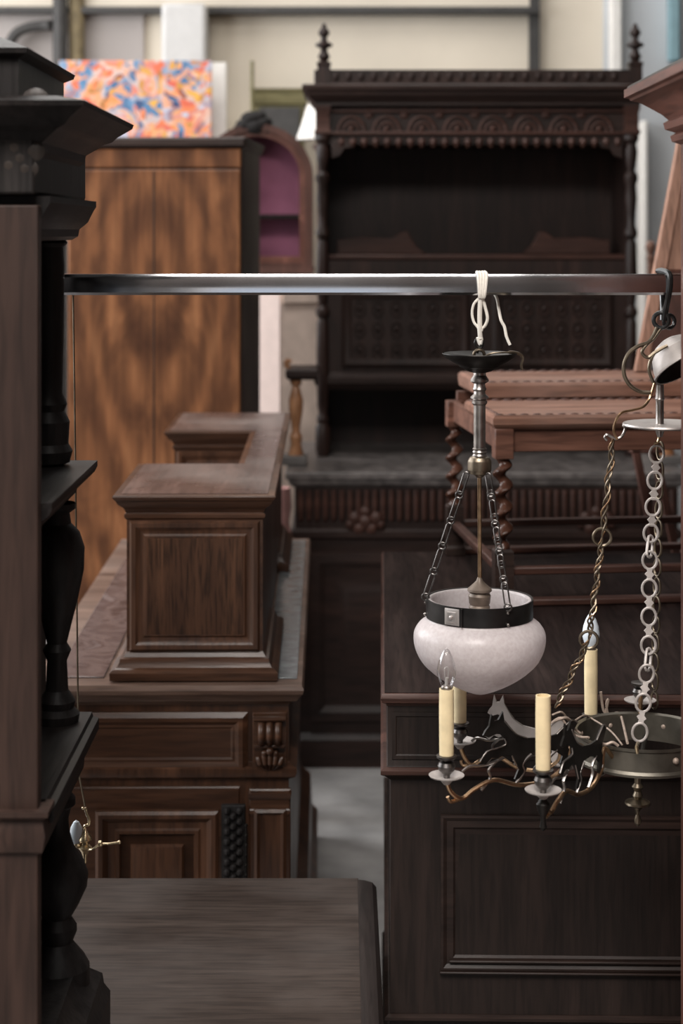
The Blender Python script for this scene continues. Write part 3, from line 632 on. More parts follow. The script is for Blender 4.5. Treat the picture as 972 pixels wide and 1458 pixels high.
# ------------------------------------------------------------------ leaning plank, trestle and chair post behind the table
k = .00165; y = D(k)
def slope_board(bm, p0, p1, w, th):
    """board from bottom p0 to top p1 (x,y,z), width w along x, thickness th"""
    (xa_, ya, za_), (xb_, yb_, zb_) = p0, p1
    loft(bm, [[(x-w[i]/2, yy, zz), (x+w[i]/2, yy, zz), (x+w[i]/2, yy+th, zz), (x-w[i]/2, yy+th, zz)] for i, (x, yy, zz) in enumerate(((xa_, ya, za_), (xb_, yb_, zb_)))])
t = thing('leaning_frame', 'pale orange wooden frame standing slantwise on the oak table top', 'frame', (X(920, k), y, 0))
dxdz = (X(968, k)-X(902, k))/(Z(205, k)-Z(530, k))
def lx(z, off): return X(902, k)+off+(z-Z(530, k))*dxdz
ztp = Z(196, k)
for nm, off, w, m, dy in (('stile', .018, .030, 'plank', 0), ('stile', .215, .040, 'plank', 0)):
    b = B(); slope_board(b, (lx(zm+.002, off), y+dy, zm+.002), (lx(ztp, off), y+dy+.05, ztp), (w, w), .03); obj(nm, b, m, t, .003)
b = B(); slope_board(b, (lx(1.66, .115), y+.035, 1.66), (lx(ztp, .115), y+.05, ztp), (.17, .17), .015); obj('panel', b, 'plank', t, .002)
b = B(); slope_board(b, (lx(zm+.03, .115), y+.004, zm+.03), (lx(1.655, .115), y+.034, 1.655), (.17, .17), .012); obj('lower_panel', b, 'slat', t, .002)
k = .00222; y = D(k)
# ball-topped chair post at right
kq = .00285; cx = X(926, kq); y = D(kq)
t = thing('chair', 'reddish wooden chair whose ball-topped post shows right of the carved buffet', 'chair', (cx, y, 0))
zt_ = Z(343, kq)
def chair_post(xx):
    b = B(); lathe(b, xx, y, [(.02, 0), (.02, .9), (.015, 1.0), (.022, 1.2), (.014, zt_-.08), (.020, zt_-.07), (.012, zt_-.055), (.022, zt_-.03), (.020, zt_-.012), (.008, zt_)], 16); obj('back_post', b, 'oaktop', t)
chair_post(cx); chair_post(cx+.42)
for z in (.98, 1.25, Z(382, kq)):
    b = B(); box(b, cx+.012, cx+.408, y-.01, y+.01, z-.035, z+.035); obj('back_rail', b, 'mahog', t, .003)
b = B(); box(b, cx-.02, cx+.44, y-.42, y+.01, .44, .48); obj('seat', b, 'mahog', t, .004)
for xx in (cx, cx+.42):
    b = B(); lathe(b, xx, y-.39, [(.018, 0), (.022, .2), (.018, .44)], 12); obj('leg', b, 'mahog', t)
# slanting legs of a folded trestle under the oak table
k = .00186; y = D(k)
t = thing('trestle', 'folded wooden trestle whose thin slanting legs show under the oak table', 'trestle', (X(940, k), y, 0))
for pa, pb, dy in (((905, 640), (938, 800), .0), ((938, 640), (972, 800), .08)):
    xA, zA, xB, zB = X(pa[0], k), Z(pa[1], k), X(pb[0], k), Z(pb[1], k)
    f = (zA-0)/(zA-zB); xf = xA+(xB-xA)*f
    b = B(); slope_board(b, (xf, y+dy, 0), (xA, y+dy, zA), (.022, .022), .02); obj('leg', b, 'slat', t, .002)
b = B(); box(b, X(898, k), X(945, k), y, y+.10, Z(646, k), Z(640, k)); obj('head_rail', b, 'slat', t, .003)

# ------------------------------------------------------------------ dark cabinet at left
y0, y1 = 2.10, 2.52; xs = -.358; xb = -.86
t = thing('carved_cabinet', 'dark carved cabinet at the left edge with stepped ledges and baluster columns', 'cabinet', (-.6, 2.3, 0))
kf = y1/F
xbody = -.424
b = B(); box(b, xb, xbody, y0+.02, y1, 0, Z(285, kf)); obj('body', b, 'ebony_and_shade', t)
b = B(); box(b, xb, xs-.004, y0-.005, y0+.02, 0, Z(292, y0/F)); sd = obj('side_board', b, 'side', t, .002, 'plain brown side board')
zl2 = 1.061; zl1 = 1.422
b = B(); lrect(b, xb+.02, xs-.004, y0-.004, y0+.018, [(0, zl2-.055), (.006, zl2-.05), (.010, zl2-.03), (.006, zl2-.012), (.014, zl2-.006), (.014, zl2)]); obj('side_moulding', b, 'side', sd)
def ledge(z, xo, prof, nm='ledge', m='ledge', ya=y0+.022, yb_=y1):
    b = B()
    loft(b, [[(xb+.05, yy, z+prof[0][1])]+[(xo+o, yy, z+dz) for o, dz in prof]+[(xb+.05, yy, z+prof[-1][1])] for yy in (ya, yb_)]); return obj(nm, b, m, t)
ledge(zl1, -.350, [(-.05, -.06), (-.03, -.045), (-.028, -.03), (-.012, -.022), (-.004, -.016), (0, -.008), (0, 0)])
ledge(zl2, -.348, [(-.05, -.11), (-.034, -.09), (-.022, -.08), (-.02, -.06), (-.014, -.05), (-.012, -.03), (0, -.024), (0, -.008), (-.008, -.006), (-.01, 0)])
ledge(Z(287, kf), X(137, kf), [(-.035, -.055), (-.026, -.05), (-.024, -.04), (-.012, -.03), (-.004, -.014), (0, -.008), (0, 0)], 'capital_ledge')
yc = y1-.05; kc = yc/F; cxx = -.412
def zc_(p): return Z(p, kc)
b = B(); lathe(b, cxx, yc, [(.020, zl1), (.030, zl1+.004), (.034, zl1+.02), (.028, zl1+.03), (.030, zc_(600)), (.022, zc_(585)), (.026, zc_(575)), (.020, zc_(560)), (.0215, zc_(480)), (.0225, zc_(380)), (.021, zc_(352)), (.027, zc_(346)), (.022, zc_(340)), (.03, zc_(330)), (.032, zc_(318))], 20); obj('column', b, 'ebony_and_shade', t)
cx2 = -.400
b = B(); lathe(b, cx2, yc, [(.030, zl2), (.032, zl2+.012), (.024, zl2+.02), (.026, zl2+.03), (.016, zl2+.045), (.014, zc_(940)), (.020, zc_(925)), (.014, zc_(915)), (.020, zc_(890)), (.030, zc_(850)), (.038, zc_(810)), (.039, zc_(780)), (.032, zc_(758)), (.020, zc_(745)), (.018, zc_(730)), (.026, zc_(724)), (.026, zc_(716)), (.02, zl1-.058)], 20); obj('baluster', b, 'ebony_and_shade', t)
b = B(); lathe(b, cx2, yc, [(.045, zc_(1440)), (.046, zc_(1375)), (.038, zc_(1360)), (.022, zc_(1340)), (.028, zc_(1325)), (.028, zc_(1318)), (.020, zc_(1305)), (.030, zc_(1288)), (.042, zc_(1262)), (.044, zc_(1245)), (.036, zc_(1222)), (.024, zc_(1205)), (.018, zc_(1185)), (.016, zc_(1165)), (.020, zc_(1150)), (.026, zc_(1145)), (.026, zc_(1136)), (.02, zl2-.1)], 20); obj('baluster', b, 'ebony_and_shade', t)
b = B(); lrect(b, xb+.04, -.352, y0+.024, y1, [(.0, 0), (.018, 0), (.018, zc_(1440)), (.010, zc_(1425)), (.008, zc_(1410)), (-.012, zc_(1392)), (-.02, zc_(1375))]); obj('base', b, 'ebony_and_shade', t)
zlip = 1.9035
b = B(); box(b, xb, X(122, kf), y0+.0, y1, Z(286, kf), Z(235, kf)+.02); obj('frieze', b, 'ebony_and_shade', t, .004)
b = B()
for px, py in ((12, 235), (28, 225), (20, 210), (38, 150), (30, 165), (12, 190), (45, 215), (35, 240), (50, 140)): ball(b, (X(px, y0/F), y0+.004, Z(py, y0/F)), .013, 10, (1.3, .35, 1))
obj('carving', b, wood('worn_carving', (.02, .015, .013), (.045, .034, .028), rough=.4), t)
zb_ = Z(240, kf)
b = B(); xo = X(122, kf); lrect(b, xb, xo, y0+.012, y1-.06, [(0, zb_), (.006, zb_+.006), (.008, zb_+.016), (.022, zb_+.026), (.030, zb_+.032), (.040, zb_+.036), (.048, zb_+.044), (.066, zlip-.006), (.068, zlip), (.03, zlip+.008)]); obj('cornice', b, 'ledge', t)
b = B(); lrect(b, xb, -.392, y0+.03, y1-.04, [(0, zlip), (0, 1.960), (.012, 1.966), (.014, 1.972), (.0, 1.978), (-.05, 1.999)]); obj('crest', b, 'ebony_and_shade', t)

# ------------------------------------------------------------------ cabinet at right edge
xs = .4585; y1 = 2.375; y0 = 1.92; zl = 1.945
t = thing('mahogany_cabinet', 'reddish mahogany cabinet at the right edge with moulded cornice', 'cabinet', (.7, 2.15, 0))
b = B(); box(b, xs, .98, y0, y1, 0, 1.90); obj('body', b, 'mahogz', t, .003)
b = B(); lrect(b, xs, .98, y0, y1, [(0, 1.868), (.010, 1.872), (.012, 1.880), (.006, 1.884), (.018, 1.889), (.020, 1.898), (.014, 1.902), (.022, 1.910), (.036, 1.920), (.048, 1.928), (.058, 1.931), (.060, 1.934), (.066, 1.936), (.066, 1.947), (.060, 1.949)]); obj('cornice', b, 'mahog', t)
b = B(); lrect(b, xs, .98, y0, y1, [(.063, 1.948), (.061, 1.952), (-.04, 2.005), (-.05, 2.006)]); obj('roof_slope', b, 'ebony_and_shade', t)
b = B(); box(b, xs-.004, xs+.001, y0+.05, y1-.05, .2, 1.80); obj('door', b, 'mahogz', t, .003)

# ------------------------------------------------------------------ chrome clothes rail
k = .00106; RY = D(k); zt = Z(390, k); hb = .0315
t = thing('clothes_rail', 'long chrome garment rail crossing the view with lamps hung from it', 'rail', (.2, RY, 0))
w = .016; c = .006
prof = [(-w+.0025, zt), (w-c, zt), (w, zt-c), (w, zt-hb+.004), (w-.004, zt-hb), (-w+.004, zt-hb), (-w, zt-hb+.004), (-w, zt-.006)]
b = B(); loft(b, [[(xx, RY+a, z) for a, z in prof] for xx in (-.66, 1.2)]); obj('rail', b, 'chrome', t)
b = B()
for xx in (-.664, 1.2): box(b, xx, xx+.004, RY-w-.001, RY+w+.001, zt-hb-.001, zt+.001)
obj('end_cap', b, 'blackplastic', t)
for xx in (-.64, 1.18):
    b = B(); lathe(b, xx, RY, [(.014, .03), (.014, zt-hb)], 16); obj('upright', b, 'chrome', t)
    b = B(); lrect(b, xx-.015, xx+.015, RY-.10, RY+.10, [(0, .0), (.004, .006), (.004, .024), (0, .03)]); obj('foot', b, 'chrome', t)
RZT, RZB = zt, zt-hb

# ------------------------------------------------------------------ white string
k = .00106
def P(px, py, kk=.00106, dy=0): return (X(px, kk), D(kk)+dy, Z(py, kk))
b = B()
fr = -.0205
for dx in (-6, -2, 2, 6):
    tube(b, smoothpts([P(685+dx*.6, 388, dy=.010), P(684+dx, 387.5, dy=-.008), P(685+dx, 393, dy=fr), P(684.5+dx*.6, 420, dy=fr), P(684+dx*.35, 424, dy=-.013)], 4), .0024, 7)
tube(b, smoothpts([P(683, 422, dy=-.014), P(674, 432, dy=-.01), P(671.5, 445, dy=-.006), P(674, 458, dy=-.004), P(681, 468, dy=-.004), P(683, 478, dy=-.003)], 6), .0021, 8)
tube(b, smoothpts([P(685, 422, dy=-.014), P(689, 435, dy=-.012), P(693, 452, dy=-.01), P(690, 463, dy=-.007), P(684, 470, dy=-.004), P(683, 480, dy=-.003)], 6), .0024, 8)
tube(b, smoothpts([P(683, 421, dy=-.016), P(682, 445, dy=-.010), P(682.5, 470, dy=-.006), P(683.5, 481, dy=-.003)], 6), .0036, 8)
tube(b, smoothpts([P(685, 388.5, dy=.015), P(688, 394, dy=.022), P(700, 412, dy=.023), P(708, 424, dy=.016), P(711, 440, dy=.014), P(714, 456, dy=.012), P(719, 466, dy=.012), P(722, 480, dy=.012), P(727, 492, dy=.012)], 6), .0023, 8)
ball(b, P(683, 470, dy=-.005), .0045, 10); ball(b, P(683.5, 481, dy=-.003), .004, 10)
tube(b, smoothpts([P(680, 480, dy=-.003), P(683, 490, dy=-.002), P(685, 482, dy=-.003)], 5), .003, 8)
tag(obj('string', b, 'string'), 'knotted white string tying the pendant lamp to the chrome rail', 'string')

# ------------------------------------------------------------------ pendant lamp
cx, cy = X(682.5, k), RY
t = thing('pendant_lamp', 'pendant lamp with white alabaster bowl, dark band and three chains', 'lamp', (cx, cy, Z(660, k)))
def zp(p): return Z(p, k)
def R(px): return px*k
b = B(); tube(b, smoothpts([P(677, 485), P(676, 489), P(679, 494), P(684, 495), P(687, 491), P(686, 484), P(682, 481), P(678, 483)], 5, True)[:-1], .0017, 8, closed=True)
tube(b, smoothpts([P(685, 492), P(681, 498), P(679, 503)], 5), .0017, 8); obj('hook', b, 'iron', t)
b = B(); ringl(b, P(681.5, 505, dy=-.003), .0078, .0026, (0, 1, .2), 9, 20); obj('suspension_ring', b, 'oldbrass', t)
b = B(); lathe(b, cx, cy, [(R(53), zp(502.5)), (R(53.5), zp(503.5)), (R(50), zp(508)), (R(41), zp(514)), (R(30), zp(520)), (R(28.5), zp(522)), (R(22), zp(525)), (R(18), zp(528)), (R(8), zp(531)), (R(4), zp(520)), (R(10), zp(514)), (R(28), zp(511)), (R(42), zp(507)), (R(51), zp(502.5))], 40, (False, False)); obj('canopy_dish', b, 'iron', t)
b = B(); lathe(b, cx, cy, [(R(6), zp(518)), (R(9), zp(531)), (R(9), zp(534)), (R(13), zp(540)), (R(13), zp(543)), (R(8), zp(546)), (R(8.5), zp(551)), (R(10), zp(554)), (R(8), zp(557)), (R(8.5), zp(561)), (R(13), zp(565)), (R(13), zp(567)), (R(9), zp(569)), (R(11), zp(571)), (R(11), zp(574)), (R(8.5), zp(577)), (R(8.5), zp(637)), (R(10.5), zp(639)), (R(9), zp(641)), (R(10.5), zp(643.5)), (R(9), zp(646)), (R(10.5), zp(648.5)), (R(10.5), zp(650))], 24); obj('stem', b, 'steel', t)
b = B(); lathe(b, cx, cy, [(R(10), zp(649)), (R(14), zp(651)), (R(16.5), zp(655)), (R(17), zp(657)), (R(17), zp(669)), (R(16), zp(671)), (R(15.5), zp(674)), (R(8), zp(676)), (R(4), zp(680))], 28); obj('collar', b, 'oldbrass', t, smooth=25)
b = B(); tube(b, [P(682.5, 676), P(683, 830)], .0030, 10); obj('rod', b, 'copper', t)
b = B(); lathe(b, cx, cy, [(R(3), zp(822)), (R(5), zp(827)), (R(9), zp(831)), (R(17), zp(838)), (R(17.5), zp(841)), (R(14), zp(844)), (R(16), zp(848)), (R(15), zp(858)), (R(13.5), zp(861)), (R(15), zp(864)), (R(14), zp(882))], 24); obj('socket', b, 'socket', t)
# metal band
zt1, zb1 = zp(851), zp(878)
b = B(); lathe(b, cx, cy, [(R(74), zt1), (R(76), zt1), (R(76), zb1), (R(74), zb1), (R(74), zt1)], 64, (False, False)); band = obj('band', b, 'blackband', t)
a0 = math.radians(236); pc = Vector((cx+R(76.5)*math.cos(a0), cy+R(76.5)*math.sin(a0), (zt1+zb1)/2)); tg = Vector((-math.sin(a0), math.cos(a0), 0)); nr = Vector((math.cos(a0), math.sin(a0), 0))
def plate(bm, s, d, c0=pc):
    loft(bm, [[c0+tg*(sx*s)+Vector((0, 0, sz*s))+nr*dd for sx, sz in ((-1, -1), (1, -1), (1, 1), (-1, 1))] for s, dd in ((s, 0), (s, d*.6), (s*.82, d))])
b = B(); plate(b, .0122, .0022); plate(b, .0085, .0034); ball(b, pc+nr*.004, .0032, 10); obj('square_boss', b, 'pewter', band)
b = B(); tube(b, [pc+tg*.0165+nr*.001+Vector((0, 0, .0135)), pc+tg*.0165+nr*.001+Vector((0, 0, -.0135))], .0014, 8); obj('band_seam', b, 'blackband', band)
for ang in (180, 296, 60):
    a1 = math.radians(ang); b = B(); ball(b, (cx+R(77.5)*math.cos(a1), cy+R(77.5)*math.sin(a1), zb1+.004), .0026, 10); ball(b, (cx+R(77)*math.cos(a1), cy+R(77)*math.sin(a1), zb1+.021), .002, 8); obj('rivet', b, 'steel', band)
# bowl
bp = [(73, 852), (73.5, 870), (76, 880), (86, 888), (92.5, 898), (94, 908), (92.5, 920), (88, 932), (81, 943), (72, 952), (60, 961.5), (44, 971.5), (27, 980), (12, 986), (3, 988)]
def cr(pp, n=4): return [(v.x, v.y) for v in smoothpts([(a, c, 0) for a, c in pp], n)]
op = cr(bp)
b = B(); lathe(b, cx, cy, [(R(a), zp(c)) for a, c in op]+[(.0002, zp(988.4))], 64, (False, True)); bo = obj('bowl', b, 'bowl', t, smooth=80)
so = bo.modifiers.new('Solid', 'SOLIDIFY'); so.thickness = .004; so.offset = -1
# three chains
def chain(a, c, units, nm='chain'):
    a, c = Vector(a), Vector(c); d = (c-a); L = d.length; d.normalize(); u = L/units; b = B()
    side = Vector((1, -.25, 0))
    for i in range(units):
        q0 = a+d*(u*i); q1 = a+d*(u*(i+1))
        link(b, q0+d*.004, q1-d*.001, .0078, .0012, side)
        ringl(b, q1, .0056, .0013, (0.2, 1, .15), 7, 16)
    obj(nm, b, 'gun', t)
zc1 = zp(850)
def bp_(ang, r=77): a1 = math.radians(ang); return (cx+R(r)*math.cos(a1), cy+R(r)*math.sin(a1), zc1)
chain((cx-R(17), cy-.004, zp(668)), bp_(180), 5)
chain((cx+R(10), cy-R(13), zp(668)), bp_(296), 5)
chain((cx+R(12), cy+R(10), zp(670)), bp_(57), 5)
b = B(); tube(b, smoothpts([P(690, 506, dy=-.01), P(700, 502, dy=-.014), P(718, 501, dy=-.012), P(733, 502, dy=-.004), P(742, 506), P(744, 512), P(742, 520), P(743, 527)], 5), [.0014]*12+[.0026]*12+[.002]*12, 8); obj('wire_end', b, 'oldbrass', t)

# ------------------------------------------------------------------ chandelier at right
b = B()
tube(b, smoothpts([P(938, 386, dy=.012), P(943, 385.5, dy=0), P(949, 390, dy=-.019), P(950, 405, dy=-.021), P(948, 424, dy=-.016), P(947, 440, dy=-.004), P(945, 456, dy=0)], 6), .0044, 8)
tube(b, smoothpts([P(946, 386, dy=.016), P(946, 400, dy=.021), P(946, 424, dy=.018), P(945, 440, dy=.008), P(944, 456, dy=.003)], 6), .0044, 8)
tag(obj('strap', b, 'blackplastic'), 'black plastic strap looped over the chrome rail above the chandelier', 'strap')
kc = .00107; CY = D(kc); CXc = .457
t = thing('chandelier', 'bronze chandelier with horse-shaped arms and ivory candle sleeves, hung from the rail', 'chandelier', (CXc, CY, .99))
b = B(); ringl(b, P(941, 456), .0115, .0034, (.35, 1, 0), 9, 20); ringl(b, P(953, 458, dy=.004), .010, .003, (-.5, 1, 0), 9, 20); obj('hanging_ring', b, 'blackplastic', t)
b = B(); tube(b, smoothpts([P(935, 466), P(930, 478), P(922, 488), P(908, 493), P(895, 503), P(888, 519), P(889, 536), P(898, 550), P(912, 558), P(926, 559)], 6), .0031, 9)
tube(b, smoothpts([P(940, 468), P(930, 482), P(919, 492), P(914, 502), P(922, 509), P(932, 502), P(946, 494)], 6), .0026, 8)
tube(b, smoothpts([P(950, 492), P(934, 500), P(926, 513), P(924, 528), P(930, 545)], 6), .0026, 8); obj('hook', b, 'oldbrass', t)
# bell shaped ceiling cup, tilted
b = B(); lathe(b, 0, 0, [(.003, .046), (.014, .046), (.026, .041), (.034, .031), (.036, .028), (.038, .027), (.044, .012), (.046, .002), (.050, .001), (.050, -.002), (.046, -.002)], 40, (True, False))
TC = Matrix.Translation(P(972, 521, kc)) @ Vector((-.42, .40, .80)).to_track_quat('Z', 'Y').to_matrix().to_4x4()
b.transform(TC); cu = obj('ceiling_cup', b, 'pale', t)
b = B(); lathe(b, 0, 0, [(.003, .043), (.024, .038), (.032, .028), (.042, .010), (.0465, -.0022)], 40, (True, False)); b.transform(TC); obj('cup_inside', b, 'iron', cu, 0, 'dark hollow inside')
b = B(); lathe(b, X(939, kc), CY, [(.006, Z(548, kc)), (.0065, Z(566, kc)), (.0075, Z(568, kc)), (.0062, Z(570, kc)), (.0062, Z(606, kc)), (.008, Z(610, kc)), (.004, Z(622, kc))], 14); obj('stem', b, 'steel', t)
b = B(); lathe(b, X(946, kc), CY, [(.004, Z(603, kc)), (.058, Z(603.5, kc)), (.063, Z(602.5, kc)), (.064, Z(605, kc)), (.062, Z(607, kc)), (.02, Z(608.5, kc)), (.004, Z(610, kc))], 40); obj('top_plate', b, 'pewter', t)
b = B(); tube(b, smoothpts([P(932, 545, kc), P(925, 566, kc), P(914, 578, kc, -.01), P(897, 582, kc, -.02), P(880, 585, kc, -.03), P(872, 596, kc, -.03), P(869, 610, kc, -.03), P(874, 622, kc, -.03)], 6), .0021, 8); obj('flex', b, 'copper', t)
b = B(); tube(b, smoothpts([P(890, 606, kc), P(889, 614, kc), P(884, 622, kc), P(877, 625, kc), P(870, 622, kc), P(864, 619, kc), P(861, 623, kc), P(864, 627, kc)], 5), .0022, 8); ball(b, P(889, 606, kc), .004, 10); obj('plate_hook', b, 'steel', t)
# twisted chain with flex wound round it
def twisted(pts, nm):
    b = B(); c = B()
    P_ = [Vector(p) for p in pts]
    for (p, q) in zip(P_, P_[1:]):
        L = (q-p).length; d = (q-p).normalized(); u = d.cross(Vector((0, 1, 0))).normalized(); v = d.cross(u)
        n = 28; turns = max(1, round(L/.045))
        for ph, rr, bm_, w in ((0, .0036, b, .0017), (PI, .0036, b, .0017), (PI/2, .0056, c, .0014)):
            tube(bm_, [p+(q-p)*(i/n)+(u*math.cos(ph+2*PI*turns*i/n)+v*math.sin(ph+2*PI*turns*i/n))*rr*min(1, i/3, (n-i)/3) for i in range(n+1)], w, 7)
    for q in P_[1:-1]: ringl(b, q, .0135, .0024, (.15, 1, .1), 9, 20)
    ch = obj(nm, b, 'oldbrass', t); obj('wound_flex', c, 'copper', ch)
twisted([P(873, 622, kc), P(857, 765, kc), P(838, 911, kc), P(790, 1008, kc)], 'twisted_chain')
# flat oval-link chain
def flat(pts, nm, mat):
    b = B(); P_ = [Vector(p) for p in pts]
    for (p, q) in zip(P_, P_[1:]):
        L = (q-p).length; n = max(1, round(L/.0395)); d = (q-p).normalized()
        for i in range(n):
            c = p+(q-p)*((i+.5)/n); ringl(b, c, .0108, .0021, (.1, 1, 0), 7, 20, 1.25, d)
            m_ = p+(q-p)*((i+1)/n)
            if i < n-1:
                s = d.cross(Vector((0, 1, 0))).normalized(); y_ = Vector((0, .0014, 0))
                o_ = [(-.0045, -.0095), (.0045, -.0095), (.0035, -.004), (.0072, 0), (.0035, .004), (.0045, .0095), (-.0045, .0095), (-.0035, .004), (-.0072, 0), (-.0035, -.004)]
                loft(b, [[m_+s*a+d*c_+y_*sg for a, c_ in o_] for sg in (-1, 1)])
    for q in P_[1:-1]: link(b, q-d*.017, q+d*.017, .012, .0022, Vector((.7, .7, 0)))
    return obj(nm, b, mat, t)
flat([P(936, 628, kc), P(925, 778, kc), P(916, 930, kc, -.04), P(908, 1064, .00103)], 'oval_link_chain', 'pale')
b = B(); tube(b, smoothpts([P(935, 612, kc), P(938, 622, kc), P(936, 630, kc), P(931, 632, kc)], 4), .0022, 8); tube(b, smoothpts([P(908, 1058, .00103), P(906, 1064, .00102), P(907, 1072, .00102)], 4), .0026, 8); obj('chain_hook', b, 'brass', t)
b = B(); pa, pb = Vector(P(940, 628, .00109)), Vector(P(931, 1010, .00112)); n = 14
for i in range(n):
    c = pa+(pb-pa)*((i+.5)/n); ringl(b, c, .0100, .0019, (.95, .35, 0), 7, 16, 1.4, pb-pa)
obj('rear_chain', b, 'oldbrass', t)
# ring body
RR = .100; zr = .990
b = B(); lathe(b, CXc, CY, [(RR, zr), (RR+.003, zr+.001), (RR+.002, zr-.004), (RR, zr-.006), (RR, zr-.034), (RR+.003, zr-.038), (RR+.002, zr-.042), (RR-.003, zr-.042), (RR-.003, zr-.001), (RR, zr)], 56, (False, False)); rb = obj('ring_band', b, 'patina', t)
b = B()
for a_ in (-70, -20, 60, 110, 150): a1 = math.radians(a_); ball(b, (CXc+RR*math.cos(a1), CY+RR*math.sin(a1), zr-.018), .005, 10)
obj('bolt', b, 'twine', rb)
for i in range(3):
    a1 = PI*i/3+.3; b = B(); tube(b, [(CXc+(RR-.002)*math.cos(a1), CY+(RR-.002)*math.sin(a1), zr-.038), (CXc-(RR-.002)*math.cos(a1), CY-(RR-.002)*math.sin(a1), zr-.038)], .004, 8); obj('cross_bar', b, 'iron', t)
b = B(); lathe(b, CXc-.006, CY, [(.005, zr-.036), (.005, .910), (.009, .905), (.005, .898), (.008, .891), (.005, .886), (.019, .882), (.020, .879), (.008, .874), (.004, .868), (.003, .862), (.0055, .855), (.005, .849), (.001, .844)], 20); obj('bottom_finial', b, 'oldbrass', t)
# binding wires
b = B()
def w_(pts, r=.0014): tube(b, smoothpts(pts, 5), r, 7)
kk = .00108
w_([P(786, 1018, .00105), P(800, 1014, .00105), P(812, 1028, .00106), P(830, 1019, .00108), P(840, 1022, .0011), P(868, 1040, .00106), P(885, 1060, .00103)])
w_([P(784, 1030, .00105), P(798, 1022, .00105), P(808, 1036, .00105), P(822, 1048, .00105), P(838, 1050, .00104)], .0018)
w_([P(795, 1040, .00105), P(812, 1036, .00105), P(826, 1044, .00105)], .0018)
w_([P(790, 1026, .00105), P(806, 1022, .00105), P(818, 1032, .00106)], .0022)
w_([P(855, 985, .00112), P(858, 1008, .00112), P(862, 1016, .00112), P(868, 1018, .00112)], .0022)
w_([P(862, 1014, .00112), P(866, 996, .00112), P(863, 1002, .00112), P(866, 1017, .00112), P(878, 1015, .00112), P(884, 1020, .00111), P(893, 1058, .00103)], .002)
w_([P(838, 1064, .00104), P(850, 1058, .00103), P(862, 1060, .00103), P(872, 1057, .00103), P(880, 1062, .00103)], .0022)
obj('binding_wire', b, 'twine', t)

